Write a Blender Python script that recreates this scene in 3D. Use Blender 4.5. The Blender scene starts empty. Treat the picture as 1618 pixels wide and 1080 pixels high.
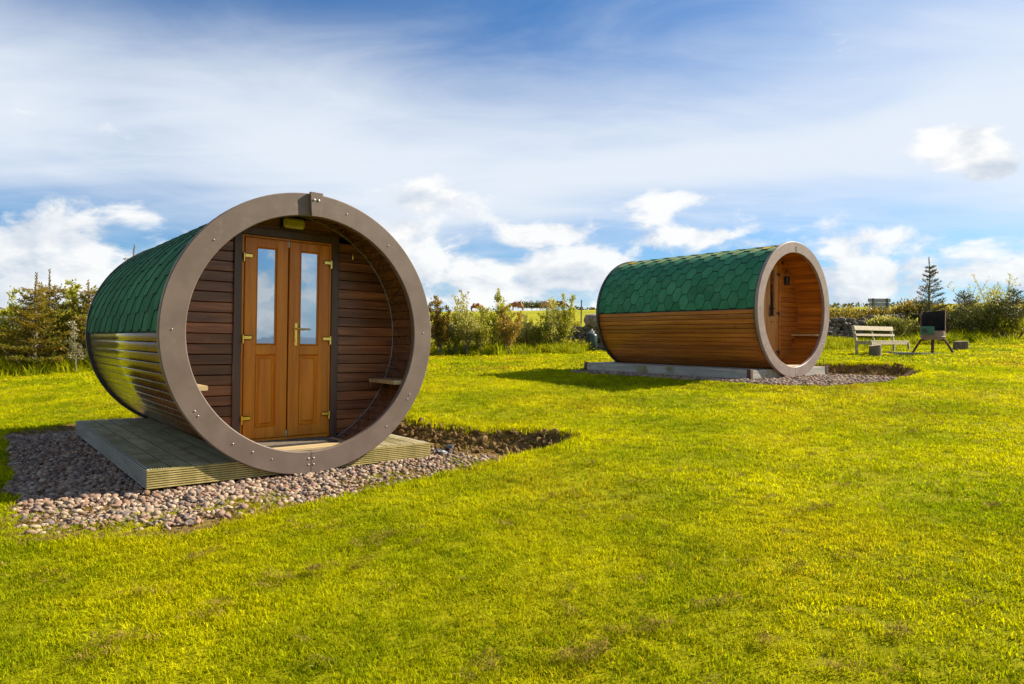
import bpy, bmesh, math, random
import numpy as np
from mathutils import Vector, Matrix, Euler

random.seed(7)
rng = np.random.default_rng(11)
PI = math.pi
scene = bpy.context.scene
COL = scene.collection

# ------------------------------------------------------------------ camera
CAM_Z = 1.103
cam_data = bpy.data.cameras.new("camera")
cam = bpy.data.objects.new("camera", cam_data)
COL.objects.link(cam)
cam_data.sensor_width = 36.0
cam_data.lens = 1053.2 / 1618 * 36.0
cam_data.clip_start = 0.05
cam_data.clip_end = 9000
cam.matrix_world = (Matrix.Translation((0, 0, CAM_Z)) @ Matrix.Rotation(math.radians(90) - 0.0041, 4, 'X')
                    @ Matrix.Rotation(0.0035, 4, 'Z'))
scene.camera = cam

# ------------------------------------------------------------------ light and exposure
SUN_EL = math.radians(36)
SUN_H = Vector((0.934, 0.355, 0)).normalized()
sun_dir = Vector((SUN_H.x * math.cos(SUN_EL), SUN_H.y * math.cos(SUN_EL), math.sin(SUN_EL)))
sd = bpy.data.lights.new("sun", 'SUN')
sd.energy = 5.0
sd.angle = math.radians(0.55)
sd.color = (1.0, 0.90, 0.74)
sun = bpy.data.objects.new("sun", sd)
COL.objects.link(sun)
sun.rotation_euler = sun_dir.to_track_quat('Z', 'Y').to_euler()
sun.location = (20, 8, 20)

scene.view_settings.view_transform = 'Standard'
scene.view_settings.look = 'None'
scene.view_settings.gamma = 1.0
scene.view_settings.exposure = 1.15
scene.view_settings.use_curve_mapping = False
scene.render.engine = 'CYCLES'
cy = scene.cycles
cy.use_denoising = True
cy.use_adaptive_sampling = True
cy.adaptive_threshold = 0.02
cy.max_bounces = 5
cy.diffuse_bounces = 2
cy.glossy_bounces = 2
cy.transmission_bounces = 2
cy.transparent_max_bounces = 4
cy.caustics_reflective = False
cy.caustics_refractive = False
cy.sample_clamp_indirect = 6


class NT:
    """small helper to write node trees"""
    def __init__(s, tree):
        s.t = tree
        s.n = tree.nodes
        s.l = tree.links

    def node(s, kind, **kw):
        n = s.n.new(kind)
        for k, v in kw.items():
            setattr(n, k, v)
        return n

    def link(s, a, b):
        s.l.new(a, b)

    def val(s, sock, v):
        if hasattr(v, 'is_linked') or hasattr(v, 'links'):
            s.l.new(v, sock)
        else:
            sock.default_value = v

    def math(s, op, a, b=None, c=None, clamp=False):
        n = s.n.new('ShaderNodeMath')
        n.operation = op
        n.use_clamp = clamp
        s.val(n.inputs[0], a)
        if b is not None:
            s.val(n.inputs[1], b)
        if c is not None:
            s.val(n.inputs[2], c)
        return n.outputs[0]

    def vmath(s, op, a, b=None):
        n = s.n.new('ShaderNodeVectorMath')
        n.operation = op
        s.val(n.inputs[0], a)
        if b is not None:
            s.val(n.inputs[1], b)
        return n.outputs[0]

    def scale(s, a, f):
        n = s.n.new('ShaderNodeVectorMath')
        n.operation = 'SCALE'
        s.val(n.inputs[0], a)
        s.val(n.inputs['Scale'], f)
        return n.outputs[0]

    def mix(s, fac, a, b, blend='MIX'):
        n = s.n.new('ShaderNodeMix')
        n.data_type = 'RGBA'
        n.blend_type = blend
        s.val(n.inputs[0], fac)
        s.val(n.inputs[6], (*a, 1) if isinstance(a, tuple) and len(a) == 3 else a)
        s.val(n.inputs[7], (*b, 1) if isinstance(b, tuple) and len(b) == 3 else b)
        return n.outputs[2]

    def ramp(s, v, lo, hi, smooth=True):
        n = s.n.new('ShaderNodeMapRange')
        n.interpolation_type = 'SMOOTHSTEP' if smooth else 'LINEAR'
        n.clamp = True
        s.val(n.inputs[0], v)
        s.val(n.inputs[1], lo)
        s.val(n.inputs[2], hi)
        return n.outputs[0]

    def noise(s, vec, scale=5.0, detail=4.0, rough=0.55, distort=0.0):
        n = s.n.new('ShaderNodeTexNoise')
        s.val(n.inputs['Vector'], vec)
        s.val(n.inputs['Scale'], scale)
        s.val(n.inputs['Detail'], detail)
        s.val(n.inputs['Roughness'], rough)
        s.val(n.inputs['Distortion'], distort)
        return n.outputs['Fac']

    def mapping(s, vec, sc=(1, 1, 1), loc=(0, 0, 0), rot=(0, 0, 0)):
        n = s.n.new('ShaderNodeMapping')
        s.val(n.inputs[0], vec)
        n.inputs[1].default_value = loc
        n.inputs[2].default_value = rot
        n.inputs[3].default_value = sc
        return n.outputs[0]


# ------------------------------------------------------------------ sky
def build_world():
    w = bpy.data.worlds.new("World")
    scene.world = w
    w.use_nodes = True
    t = NT(w.node_tree)
    t.n.clear()
    out = t.node('ShaderNodeOutputWorld')
    bg = t.node('ShaderNodeBackground')
    sky = t.node('ShaderNodeTexSky')
    sky.sky_type = 'NISHITA'
    sky.sun_disc = False
    sky.sun_elevation = SUN_EL
    sky.sun_rotation = math.atan2(SUN_H.x, SUN_H.y)
    sky.air_density = 1.0
    sky.dust_density = 0.6
    sky.ozone_density = 2.2
    STR = 0.058
    w.cycles.sampling_method = 'MANUAL'
    w.cycles.sample_map_resolution = 256
    bg.inputs[1].default_value = STR
    tc = t.node('ShaderNodeTexCoord')
    d = t.vmath('NORMALIZE', tc.outputs['Generated'])
    sep = t.node('ShaderNodeSeparateXYZ')
    t.link(d, sep.inputs[0])
    x, y, z = sep.outputs
    az = t.math('ARCTAN2', x, y)
    el = t.math('ARCSINE', z)
    # blue of the clear sky, deeper than the model's
    clear = t.mix(1.0, sky.outputs[0], (0.41, 0.74, 1.04), 'MULTIPLY')
    # high thin veil, laid on a flat sheet overhead so that it foreshortens to the horizon
    zz = t.math('ADD', t.math('MAXIMUM', z, 0.0), 0.16)
    cb = t.node('ShaderNodeCombineXYZ')
    t.link(t.math('DIVIDE', x, zz), cb.inputs[0])
    t.link(t.math('DIVIDE', y, zz), cb.inputs[1])
    sheet = cb.outputs[0]
    v1 = t.noise(t.mapping(sheet, (0.50, 0.80, 1), (5.4, 0.6, 0), (0, 0, 0.2)), 1.0, 5, 0.5, 0.5)
    v2 = t.noise(t.mapping(sheet, (0.9, 2.4, 1), (7.1, 2.2, 0), (0, 0, 0.5)), 1.2, 7, 0.6, 1.2)
    vsum = t.math('ADD', t.math('MULTIPLY', v1, 0.75), t.math('MULTIPLY', v2, 0.25))
    # a broad bank of thin cloud at middle height all round, open to blue above and below
    veil_b = t.math('MULTIPLY', t.math('MULTIPLY', t.ramp(el, 0.50, 0.25), t.ramp(el, 0.07, 0.24)), 0.40)
    veil = t.ramp(t.math('ADD', vsum, veil_b), 0.42, 0.95)
    veil = t.math('MULTIPLY', veil, 0.95)
    colv = t.mix(veil, clear, (6.4, 6.9, 7.55))
    # paler toward the horizon by haze in the air
    hz = t.ramp(el, 0.16, -0.02)
    colh = t.mix(t.math('MULTIPLY', hz, 0.62), colv, (4.6, 6.1, 7.6))

    # cumulus: noise in direction space, flattened, with single clouds placed in the sky
    def blob(a0, e0, wa, we, amp):
        da = t.math('DIVIDE', t.math('SUBTRACT', az, a0), wa)
        de = t.math('DIVIDE', t.math('SUBTRACT', el, e0), we)
        r2 = t.math('ADD', t.math('MULTIPLY', da, da), t.math('MULTIPLY', de, de))
        return t.math('MULTIPLY', t.math('EXPONENT', t.math('MULTIPLY', r2, -1.0)), amp)

    def cdir(px, py):
        vx, vz = (px - 809) / 1053.0, (535.7 - py) / 1053.0
        l = math.sqrt(vx * vx + 1 + vz * vz)
        return math.atan2(vx, 1), math.asin(vz / l)
    blobs = None
    for (px, py, wx, wy, amp) in ((1515, 222, 80, 40, .33), (1570, 268, 42, 16, .26), (95, 385, 160, 55, .27),
                                  (245, 335, 100, 32, .19), (690, 312, 85, 26, .24), (630, 365, 100, 34, .21),
                                  (870, 368, 95, 24, .21), (1085, 372, 60, 20, .17), (840, 435, 150, 34, .18),
                                  (190, 212, 75, 22, .20), (1050, 318, 75, 20, .21), (1500, 430, 190, 48, .16),
                                  (1410, 368, 80, 18, .18), (30, 247, 40, 16, .12), (60, 470, 200, 40, .12)):
        a0, e0 = cdir(px, py)
        b = blob(a0, e0, wx / 1053.0 * math.cos(a0) ** 2, wy / 1053.0 * math.cos(a0), amp)
        blobs = b if blobs is None else t.math('ADD', blobs, b)
    band = t.math('MULTIPLY', t.ramp(el, 0.20, 0.06), 0.165)
    fl = t.mapping(d, (1, 1, 1.9), (0.3, 0.9, 0.2))

    def dens(vec):
        n1 = t.noise(vec, 9.0, 8, 0.58, 0.25)
        return n1
    n0 = dens(fl)
    # the same field sampled a little toward the sun gives the light and shade side
    off = t.vmath('ADD', fl, (0.024, 0.008, 0.048))
    n1 = dens(off)
    bias = t.math('ADD', blobs, band)
    bias = t.math('SUBTRACT', bias, t.math('MULTIPLY', t.ramp(el, 0.13, 0.27), 0.10))
    f0 = t.math('ADD', n0, bias)
    mask = t.ramp(f0, 0.575, 0.745)
    lit = t.math('MULTIPLY_ADD', t.math('SUBTRACT', n0, n1), 4.2, 0.70)
    core = t.ramp(f0, 0.70, 0.95)
    lit = t.math('SUBTRACT', lit, t.math('MULTIPLY', core, 0.42), clamp=True)
    ccol = t.mix(lit, (4.7, 5.25, 6.1), (7.9, 7.9, 7.8))
    up = t.ramp(el, -0.01, 0.015)
    mask = t.math('MULTIPLY', t.math('MULTIPLY', mask, 0.93), up)
    fin = t.mix(mask, colh, ccol)
    t.link(fin, bg.inputs[0])
    t.link(bg.outputs[0], out.inputs[0])


build_world()


# ------------------------------------------------------------------ mesh helpers
def new_obj(name, me, mat=None, parent=None, smooth=False):
    o = bpy.data.objects.new(name, me)
    COL.objects.link(o)
    if mat is not None and len(me.materials) == 0:
        me.materials.append(mat)
    if parent is not None:
        o.parent = parent
    if smooth:
        me.polygons.foreach_set('use_smooth', [True] * len(me.polygons))
    return o


def empty(name, loc=(0, 0, 0), rot=(0, 0, 0)):
    o = bpy.data.objects.new(name, None)
    COL.objects.link(o)
    o.empty_display_size = 0.2
    o.location = loc
    o.rotation_euler = rot
    return o


def tag(o, label=None, cat=None, group=None, kind=None):
    if label:
        o['label'] = label
    if cat:
        o['category'] = cat
    if group:
        o['group'] = group
    if kind:
        o['kind'] = kind
    return o


def np_mesh(name, verts, faces):
    """faces: (M,k) array or list of lists"""
    me = bpy.data.meshes.new(name)
    verts = np.asarray(verts, dtype=np.float32)
    if isinstance(faces, np.ndarray):
        m, k = faces.shape
        me.vertices.add(len(verts))
        me.vertices.foreach_set('co', verts.ravel())
        me.loops.add(m * k)
        me.loops.foreach_set('vertex_index', faces.astype(np.int32).ravel())
        me.polygons.add(m)
        me.polygons.foreach_set('loop_start', np.arange(0, m * k, k, dtype=np.int32))
        me.polygons.foreach_set('loop_total', np.full(m, k, dtype=np.int32))
        me.update(calc_edges=True)
    else:
        me.from_pydata(verts.tolist(), [], faces)
        me.update()
    return me


def bm_mesh(name, bm):
    me = bpy.data.meshes.new(name)
    bmesh.ops.recalc_face_normals(bm, faces=bm.faces)
    bm.to_mesh(me)
    bm.free()
    return me


def box(bm, x0, x1, y0, y1, z0, z1, bev=0.0, mat=None):
    g = bmesh.ops.create_cube(bm, size=1.0)
    vs = g['verts']
    for v in vs:
        v.co = Vector((x0 + (v.co.x + .5) * (x1 - x0), y0 + (v.co.y + .5) * (y1 - y0), z0 + (v.co.z + .5) * (z1 - z0)))
    if mat is not None:
        for v in vs:
            v.co = mat @ v.co
    if bev > 0:
        es = {e for v in vs for e in v.link_edges}
        bmesh.ops.bevel(bm, geom=list(es), offset=bev, segments=1, affect='EDGES', profile=0.5)


def boxmesh(name, x0, x1, y0, y1, z0, z1, bev=0.0):
    bm = bmesh.new()
    box(bm, x0, x1, y0, y1, z0, z1, bev)
    return bm_mesh(name, bm)


def cyl(bm, p0, p1, r0, r1=None, seg=12, caps=True):
    if r1 is None:
        r1 = r0
    p0, p1 = Vector(p0), Vector(p1)
    q = (p1 - p0).to_track_quat('Z', 'Y').to_matrix()
    a, b = [], []
    for i in range(seg):
        t = 2 * PI * i / seg
        v = Vector((math.cos(t), math.sin(t), 0))
        a.append(bm.verts.new(p0 + q @ (v * r0)))
        b.append(bm.verts.new(p1 + q @ (v * r1)))
    for i in range(seg):
        j = (i + 1) % seg
        bm.faces.new((a[i], a[j], b[j], b[i]))
    if caps:
        bm.faces.new(list(reversed(a)))
        bm.faces.new(b)


def tube_np(path, radii, seg=6):
    """tapered tube along a polyline -> (verts, quads)"""
    path = np.asarray(path, float)
    n = len(path)
    tan = np.gradient(path, axis=0)
    tan /= np.linalg.norm(tan, axis=1)[:, None] + 1e-9
    ref = np.array([0.31, 0.87, 0.12])
    s = np.cross(tan, ref)
    s /= np.linalg.norm(s, axis=1)[:, None] + 1e-9
    u = np.cross(s, tan)
    a = np.linspace(0, 2 * PI, seg, endpoint=False)
    V = path[:, None, :] + np.asarray(radii)[:, None, None] * (np.cos(a)[None, :, None] * s[:, None, :] + np.sin(a)[None, :, None] * u[:, None, :])
    F = []
    for i in range(n - 1):
        for k in range(seg):
            k2 = (k + 1) % seg
            F.append((i * seg + k, i * seg + k2, (i + 1) * seg + k2, (i + 1) * seg + k))
    return V.reshape(-1, 3), np.array(F)


class Acc:
    """collects vertex/quad arrays"""
    def __init__(s):
        s.v, s.f, s.n = [], [], 0

    def add(s, V, F):
        s.v.append(np.asarray(V))
        s.f.append(np.asarray(F) + s.n)
        s.n += len(V)

    def mesh(s, name):
        return np_mesh(name, np.concatenate(s.v), np.concatenate(s.f))


def leaf_quads(P, D, L, Wd, curl=0.15):
    """diamond leaves at P pointing along D: -> (verts, quads)"""
    n = len(P)
    D = D / (np.linalg.norm(D, axis=1)[:, None] + 1e-9)
    R = rng.normal(size=(n, 3))
    S = np.cross(D, R)
    S /= np.linalg.norm(S, axis=1)[:, None] + 1e-9
    N = np.cross(S, D)
    L = np.broadcast_to(np.asarray(L, float), (n,))[:, None]
    Wd = np.broadcast_to(np.asarray(Wd, float), (n,))[:, None]
    v0 = P
    v1 = P + D * L * .45 + S * Wd * .5 + N * L * curl * .5
    v2 = P + D * L
    v3 = P + D * L * .45 - S * Wd * .5 + N * L * curl * .5
    V = np.stack([v0, v1, v2, v3], 1).reshape(-1, 3)
    F = np.arange(4 * n).reshape(n, 4)
    return V, F


# ------------------------------------------------------------------ materials
def base_mat(name):
    m = bpy.data.materials.new(name)
    m.use_nodes = True
    t = NT(m.node_tree)
    bs = t.n['Principled BSDF']
    return m, t, bs


def surf(name, c1, c2, rough=0.6, scale=(6, 6, 6), detail=5, lo=.35, hi=.68, rand=0.25, bump=0.25, bump_scale=1.0,
         metallic=0.0, spec=0.5, coat=0.0, c3=None, c3_scale=3.0, c3_lo=.6, c3_hi=.72, rvar=0.12, bdist=0.01, coord='Object'):
    """two-tone procedural surface; every object gets its own offset and tone"""
    m, t, bs = base_mat(name)
    tc = t.node('ShaderNodeTexCoord')
    oi = t.node('ShaderNodeObjectInfo')
    rnd = oi.outputs['Random']
    vec = t.vmath('ADD', tc.outputs[coord], t.scale((7.3, 13.1, 5.7), rnd) if False else tc.outputs[coord])
    cb = t.node('ShaderNodeCombineXYZ')
    for i, k in enumerate((17.0, 31.0, 11.0)):
        t.link(t.math('MULTIPLY', rnd, k), cb.inputs[i])
    vec = t.vmath('ADD', tc.outputs[coord], cb.outputs[0])
    mv = t.mapping(vec, scale)
    n = t.noise(mv, 1.0, detail, 0.6, 0.3)
    col = t.mix(t.ramp(n, lo, hi), c1, c2)
    if c3 is not None:
        n3 = t.noise(vec, c3_scale, 6, 0.65)
        col = t.mix(t.ramp(n3, c3_lo, c3_hi), col, c3)
    if rand > 0:
        br = t.math('MULTIPLY_ADD', rnd, rand * 2, 1 - rand)
        cc = t.node('ShaderNodeCombineColor')
        for i in range(3):
            t.link(br, cc.inputs[i])
        col = t.mix(1.0, col, cc.outputs[0], 'MULTIPLY')
    t.link(col, bs.inputs['Base Color'])
    nr = t.noise(vec, 9.0, 3)
    t.link(t.math('MULTIPLY_ADD', nr, rvar * 2, rough - rvar, clamp=True), bs.inputs['Roughness'])
    bs.inputs['Metallic'].default_value = metallic
    bs.inputs['Specular IOR Level'].default_value = spec
    bs.inputs['Coat Weight'].default_value = coat
    bs.inputs['Coat Roughness'].default_value = 0.14
    if bump > 0:
        b = t.node('ShaderNodeBump')
        b.inputs['Strength'].default_value = bump
        b.inputs['Distance'].default_value = bdist
        t.link(t.noise(t.mapping(vec, tuple(s * bump_scale for s in scale)), 1.0, 6, 0.65), b.inputs['Height'])
        t.link(b.outputs[0], bs.inputs['Normal'])
    return m


def foliage(name, c1, c2, transl=0.4, scale=4.0, rand=0.25, rough=0.5, c3=None, c3_lo=.55, c3_hi=.7, world=False, spec=0.3):
    m, t, bs = base_mat(name)
    tc = t.node('ShaderNodeTexCoord')
    geo = t.node('ShaderNodeNewGeometry')
    oi = t.node('ShaderNodeObjectInfo')
    vec = geo.outputs['Position'] if world else tc.outputs['Object']
    n = t.noise(vec, scale, 4, 0.6)
    isl = geo.outputs['Random Per Island']
    f = t.math('MULTIPLY_ADD', t.math('SUBTRACT', isl, 0.5), 0.55, t.ramp(n, .32, .68), clamp=True)
    col = t.mix(f, c1, c2)
    if c3 is not None:
        n3 = t.noise(vec, scale * .37, 5, 0.65)
        f3 = t.ramp(t.math('MULTIPLY_ADD', isl, 0.22, n3), c3_lo, c3_hi)
        col = t.mix(f3, col, c3)
    if rand > 0:
        br = t.math('MULTIPLY_ADD', oi.outputs['Random'], rand * 2, 1 - rand)
        cc = t.node('ShaderNodeCombineColor')
        for i in range(3):
            t.link(br, cc.inputs[i])
        col = t.mix(1.0, col, cc.outputs[0], 'MULTIPLY')
    t.link(col, bs.inputs['Base Color'])
    bs.inputs['Roughness'].default_value = rough
    bs.inputs['Specular IOR Level'].default_value = spec
    tr = t.node('ShaderNodeBsdfTranslucent')
    t.link(col, tr.inputs[0])
    mx = t.node('ShaderNodeMixShader')
    mx.inputs[0].default_value = transl
    t.link(bs.outputs[0], mx.inputs[1])
    t.link(tr.outputs[0], mx.inputs[2])
    t.link(mx.outputs[0], t.n['Material Output'].inputs[0])
    return m


MT = {}
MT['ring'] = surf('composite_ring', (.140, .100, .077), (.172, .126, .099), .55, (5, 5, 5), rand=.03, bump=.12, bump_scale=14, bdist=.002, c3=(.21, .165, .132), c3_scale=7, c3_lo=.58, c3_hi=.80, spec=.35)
MT['ring_edge'] = surf('dark_band', (.035, .03, .03), (.06, .05, .05), .5, rand=.05, bump=.05)
MT['ring_far'] = surf('composite_ring_pale', (.25, .185, .155), (.31, .235, .20), .5, (5, 5, 5), rand=.03, bump=.1, bump_scale=14, bdist=.002, c3=(.3, .23, .2), c3_scale=7, c3_lo=.62, c3_hi=.8, spec=.4)  # same composite as the near ring, sunlight put into the colour
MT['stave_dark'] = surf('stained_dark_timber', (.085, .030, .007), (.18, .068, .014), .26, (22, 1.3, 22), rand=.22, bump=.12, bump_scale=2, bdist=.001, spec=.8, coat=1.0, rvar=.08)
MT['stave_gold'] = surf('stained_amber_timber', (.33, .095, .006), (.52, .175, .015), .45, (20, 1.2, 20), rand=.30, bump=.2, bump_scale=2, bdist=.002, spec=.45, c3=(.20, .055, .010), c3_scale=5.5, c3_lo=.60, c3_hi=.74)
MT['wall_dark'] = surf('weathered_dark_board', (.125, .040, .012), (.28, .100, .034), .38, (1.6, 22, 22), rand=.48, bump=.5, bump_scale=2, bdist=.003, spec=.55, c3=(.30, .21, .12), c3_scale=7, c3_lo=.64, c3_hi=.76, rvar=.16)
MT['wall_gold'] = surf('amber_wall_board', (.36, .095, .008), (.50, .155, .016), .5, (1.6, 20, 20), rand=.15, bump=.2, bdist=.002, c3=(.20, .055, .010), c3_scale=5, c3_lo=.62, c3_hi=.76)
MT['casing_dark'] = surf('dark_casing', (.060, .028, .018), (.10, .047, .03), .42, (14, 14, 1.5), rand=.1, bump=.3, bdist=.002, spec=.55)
MT['door'] = surf('golden_oak_laminate', (.54, .155, .002), (.70, .235, .004), .38, (16, 16, 1.1), detail=6, rand=.06, bump=.12, bdist=.001, spec=.45)
MT['door_gold'] = surf('amber_door', (.42, .17, .03), (.54, .23, .05), .42, (16, 16, 1.1), rand=.06, bump=.1, bdist=.001)
MT['brass'] = surf('polished_brass', (.75, .50, .10), (.85, .60, .16), .22, rand=.03, bump=.05, metallic=1.0, bdist=.001, rvar=.06)
MT['steel'] = surf('screw_steel', (.40, .37, .33), (.5, .47, .43), .5, rand=.05, bump=0, metallic=1.0)
MT['black'] = surf('black_metal', (.012, .012, .013), (.025, .025, .026), .4, rand=.1, bump=.05)
MT['lampglass'] = surf('yellowed_lamp_glass', (.42, .36, .035), (.55, .48, .07), .2, (8, 30, 8), rand=.02, bump=.5, bdist=.004, spec=.7, coat=.5)
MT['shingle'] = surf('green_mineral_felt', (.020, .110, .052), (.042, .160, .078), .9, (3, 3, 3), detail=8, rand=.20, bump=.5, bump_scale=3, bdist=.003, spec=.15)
MT['shingle_far'] = surf('sun_faded_green_felt', (.034, .165, .080), (.062, .215, .110), .9, (3, 3, 3), detail=8, rand=.16, bump=.5, bump_scale=60, bdist=.003, spec=.15)  # far roof: brightness from its viewing angle put into the colour
MT['shingle_moss'] = surf('green_felt_with_lichen', (.09, .19, .075), (.24, .28, .12), .9, (9, 9, 9), detail=6, rand=.2, bump=.5, bump_scale=6, bdist=.003, spec=.12)  # paler ridge tabs: moss, with the sunlit strip put into the colour
MT['shingle_yellow'] = surf('lichen_yellow_felt', (.40, .27, .012), (.52, .36, .03), .9, (9, 9, 9), detail=6, rand=.15, bump=.5, bump_scale=6, bdist=.003, spec=.1)
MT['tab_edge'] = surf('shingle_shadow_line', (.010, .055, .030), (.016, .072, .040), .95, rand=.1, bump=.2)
MT['felt'] = surf('dark_green_felt', (.008, .030, .018), (.012, .045, .025), .95, rand=0, bump=.2)
MT['bead'] = surf('grey_sealant', (.20, .19, .17), (.27, .26, .24), .6, rand=.02, bump=0)
MT['deck'] = surf('weathered_green_decking', (.42, .35, .18), (.58, .50, .29), .75, (14, 1.4, 14), rand=.16, bump=.35, bump_scale=2, bdist=.003, c3=(.20, .18, .03), c3_scale=3.5, c3_lo=.44, c3_hi=.72, spec=.3)
MT['groove'] = surf('dirty_groove', (.11, .095, .036), (.17, .145, .06), .9, (8, 8, 8), rand=.1, bump=.2)  # groove shade painted into the colour along with dirt
MT['deck_x'] = surf('weathered_fascia_decking', (.38, .295, .09), (.52, .41, .145), .75, (1.4, 14, 14), rand=.1, bump=.35, bump_scale=2, bdist=.003, c3=(.27, .23, .055), c3_scale=3.2, c3_lo=.5, c3_hi=.7, spec=.3)  # front fascia: yellow sunlight put into the weathered colour
MT['deck_side'] = surf('greyed_fascia_decking', (.30, .29, .25), (.42, .40, .34), .75, (14, 1.4, 14), rand=.1, bump=.35, bump_scale=2, bdist=.003, c3=(.20, .20, .10), c3_scale=3.2, c3_lo=.55, c3_hi=.75, spec=.3)  # side fascia: same timber with bluish shade put into the colour
MT['deck_far'] = surf('pale_treated_board', (.30, .28, .23), (.44, .41, .34), .75, (1.2, 1.2, 16), rand=.12, bump=.3, bdist=.003, c3=(.20, .18, .07), c3_scale=2.6, c3_lo=.52, c3_hi=.7, spec=.25)
MT['post_end'] = surf('dark_end_grain', (.055, .028, .018), (.10, .055, .035), .8, rand=.1, bump=.4)
MT['floor'] = surf('porch_floor_board', (.38, .27, .13), (.50, .37, .19), .6, (1.5, 15, 15), rand=.12, bump=.25, bdist=.002)
MT['mat'] = surf('coir_mat', (.10, .075, .05), (.16, .12, .08), .95, (40, 40, 40), rand=0, bump=.6, bdist=.006)
MT['mat_dark'] = surf('rubber_mat', (.015, .014, .013), (.03, .028, .026), .8, rand=0, bump=.2)
MT['bench'] = surf('silvered_bench_timber', (.32, .265, .16), (.46, .395, .27), .75, (12, 12, 12), rand=.14, bump=.35, bdist=.004, c3=(.24, .21, .16), c3_scale=4)
MT['bark'] = surf('log_bark', (.10, .075, .05), (.22, .18, .13), .9, (26, 26, 3), rand=.12, bump=.9, bdist=.02)
MT['logtop'] = surf('log_end', (.28, .21, .13), (.40, .31, .2), .85, (10, 10, 10), rand=.1, bump=.4)
MT['rust'] = surf('rusty_iron', (.05, .022, .014), (.14, .055, .028), .85, (14, 14, 14), rand=.05, bump=.5, c3=(.035, .03, .03), c3_scale=4)
MT['soot'] = surf('sooty_iron', (.010, .009, .009), (.03, .018, .014), .9, (10, 10, 10), rand=0, bump=.4)
MT['pinkpaint'] = surf('faded_pink_brown_iron', (.20, .125, .105), (.30, .20, .17), .7, (10, 10, 10), rand=0, bump=.3, c3=(.08, .035, .025), c3_scale=5)
MT['greenpaint'] = surf('green_painted_steel', (.020, .10, .062), (.035, .14, .09), .45, (8, 8, 8), rand=0, bump=.15, c3=(.07, .05, .03), c3_scale=7, c3_lo=.66, c3_hi=.76)
MT['gas_green'] = surf('dark_green_gas_bottle', (.010, .030, .022), (.018, .045, .032), .4, rand=0, bump=.1)
MT['greyplastic'] = surf('light_grey_cap', (.38, .38, .38), (.5, .5, .5), .5, rand=0, bump=0)
MT['white'] = surf('white_paper', (.72, .72, .70), (.8, .8, .78), .6, rand=0, bump=0)
MT['slab'] = surf('concrete_slab', (.22, .20, .17), (.33, .31, .27), .9, (9, 9, 9), rand=.1, bump=.4)
MT['stone'] = surf('drystone', (.13, .10, .07), (.30, .245, .18), .9, (5, 5, 5), rand=.38, bump=.8, bdist=.03, c3=(.36, .33, .25), c3_scale=9, c3_lo=.58, c3_hi=.72)
MT['boulder'] = surf('grey_boulder', (.15, .145, .145), (.26, .25, .25), .9, (4, 4, 4), rand=.1, bump=.7, bdist=.04)
MT['slate'] = surf('dark_slate', (.016, .02, .028), (.035, .04, .05), .5, (6, 6, 6), rand=.2, bump=.4)
MT['pebble'] = None
MT['signwood'] = surf('grey_sign_board', (.24, .25, .24), (.36, .37, .36), .85, (2, 2, 14), rand=.12, bump=.3, bdist=.004)
MT['post'] = surf('fence_post_wood', (.10, .08, .06), (.18, .15, .12), .9, (10, 10, 2), rand=.15, bump=.4)
MT['trunk'] = surf('young_bark', (.11, .085, .05), (.20, .155, .095), .85, (12, 12, 3), rand=.15, bump=.4)
MT['cow_brown'] = surf('red_brown_hide', (.20, .075, .03), (.33, .15, .07), .8, (3, 3, 3), rand=.1, bump=.2)
MT['cow_tan'] = surf('tan_hide', (.42, .25, .12), (.58, .39, .22), .8, (3, 3, 3), rand=.05, bump=.2)
MT['cow_dark'] = surf('dark_hide', (.07, .03, .02), (.13, .06, .035), .8, (3, 3, 3), rand=.05, bump=.2)


def glass_pane():
    m, t, bs = base_mat('door_glass')
    bs.inputs['Base Color'].default_value = (.020, .026, .03, 1)
    bs.inputs['Roughness'].default_value = .02
    bs.inputs['Specular IOR Level'].default_value = .5
    gl = t.node('ShaderNodeBsdfGlossy')
    gl.inputs[0].default_value = (.80, .90, 1.0, 1)
    gl.inputs['Roughness'].default_value = .015
    tc = t.node('ShaderNodeTexCoord')
    b = t.node('ShaderNodeBump')
    b.inputs['Strength'].default_value = .05
    b.inputs['Distance'].default_value = .01
    t.link(t.noise(tc.outputs['Object'], 5, 2), b.inputs['Height'])
    t.link(b.outputs[0], gl.inputs['Normal'])
    mx = t.node('ShaderNodeMixShader')
    mx.inputs[0].default_value = .55
    t.link(bs.outputs[0], mx.inputs[1])
    t.link(gl.outputs[0], mx.inputs[2])
    t.link(mx.outputs[0], t.n['Material Output'].inputs[0])
    return m


MT['glass'] = glass_pane()


def pebble_mat():
    m, t, bs = base_mat('mixed_pebble')
    oi = t.node('ShaderNodeObjectInfo')
    tc = t.node('ShaderNodeTexCoord')
    cr = t.node('ShaderNodeValToRGB')
    cr.color_ramp.interpolation = 'CONSTANT'
    cols = [(.25, .158, .105), (.33, .225, .155), (.18, .138, .11), (.38, .275, .175), (.29, .178, .125), (.125, .103, .09), (.30, .23, .165), (.43, .335, .23), (.22, .125, .075)]
    e = cr.color_ramp.elements
    e[0].position = 0
    e[0].color = (*cols[0], 1)
    e[1].position = 1 / 9
    e[1].color = (*cols[1], 1)
    for i in range(2, 9):
        q = e.new(i / 9)
        q.color = (*cols[i], 1)
    t.link(oi.outputs['Random'], cr.inputs[0])
    n = t.noise(tc.outputs['Object'], 60, 4)
    col = t.mix(t.ramp(n, .3, .8), cr.outputs[0], (.16, .13, .11))
    col2 = t.mix(0.35, cr.outputs[0], col)
    t.link(col2, bs.inputs['Base Color'])
    bs.inputs['Roughness'].default_value = .85
    bs.inputs['Specular IOR Level'].default_value = .15
    return m


MT['pebble'] = pebble_mat()

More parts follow.
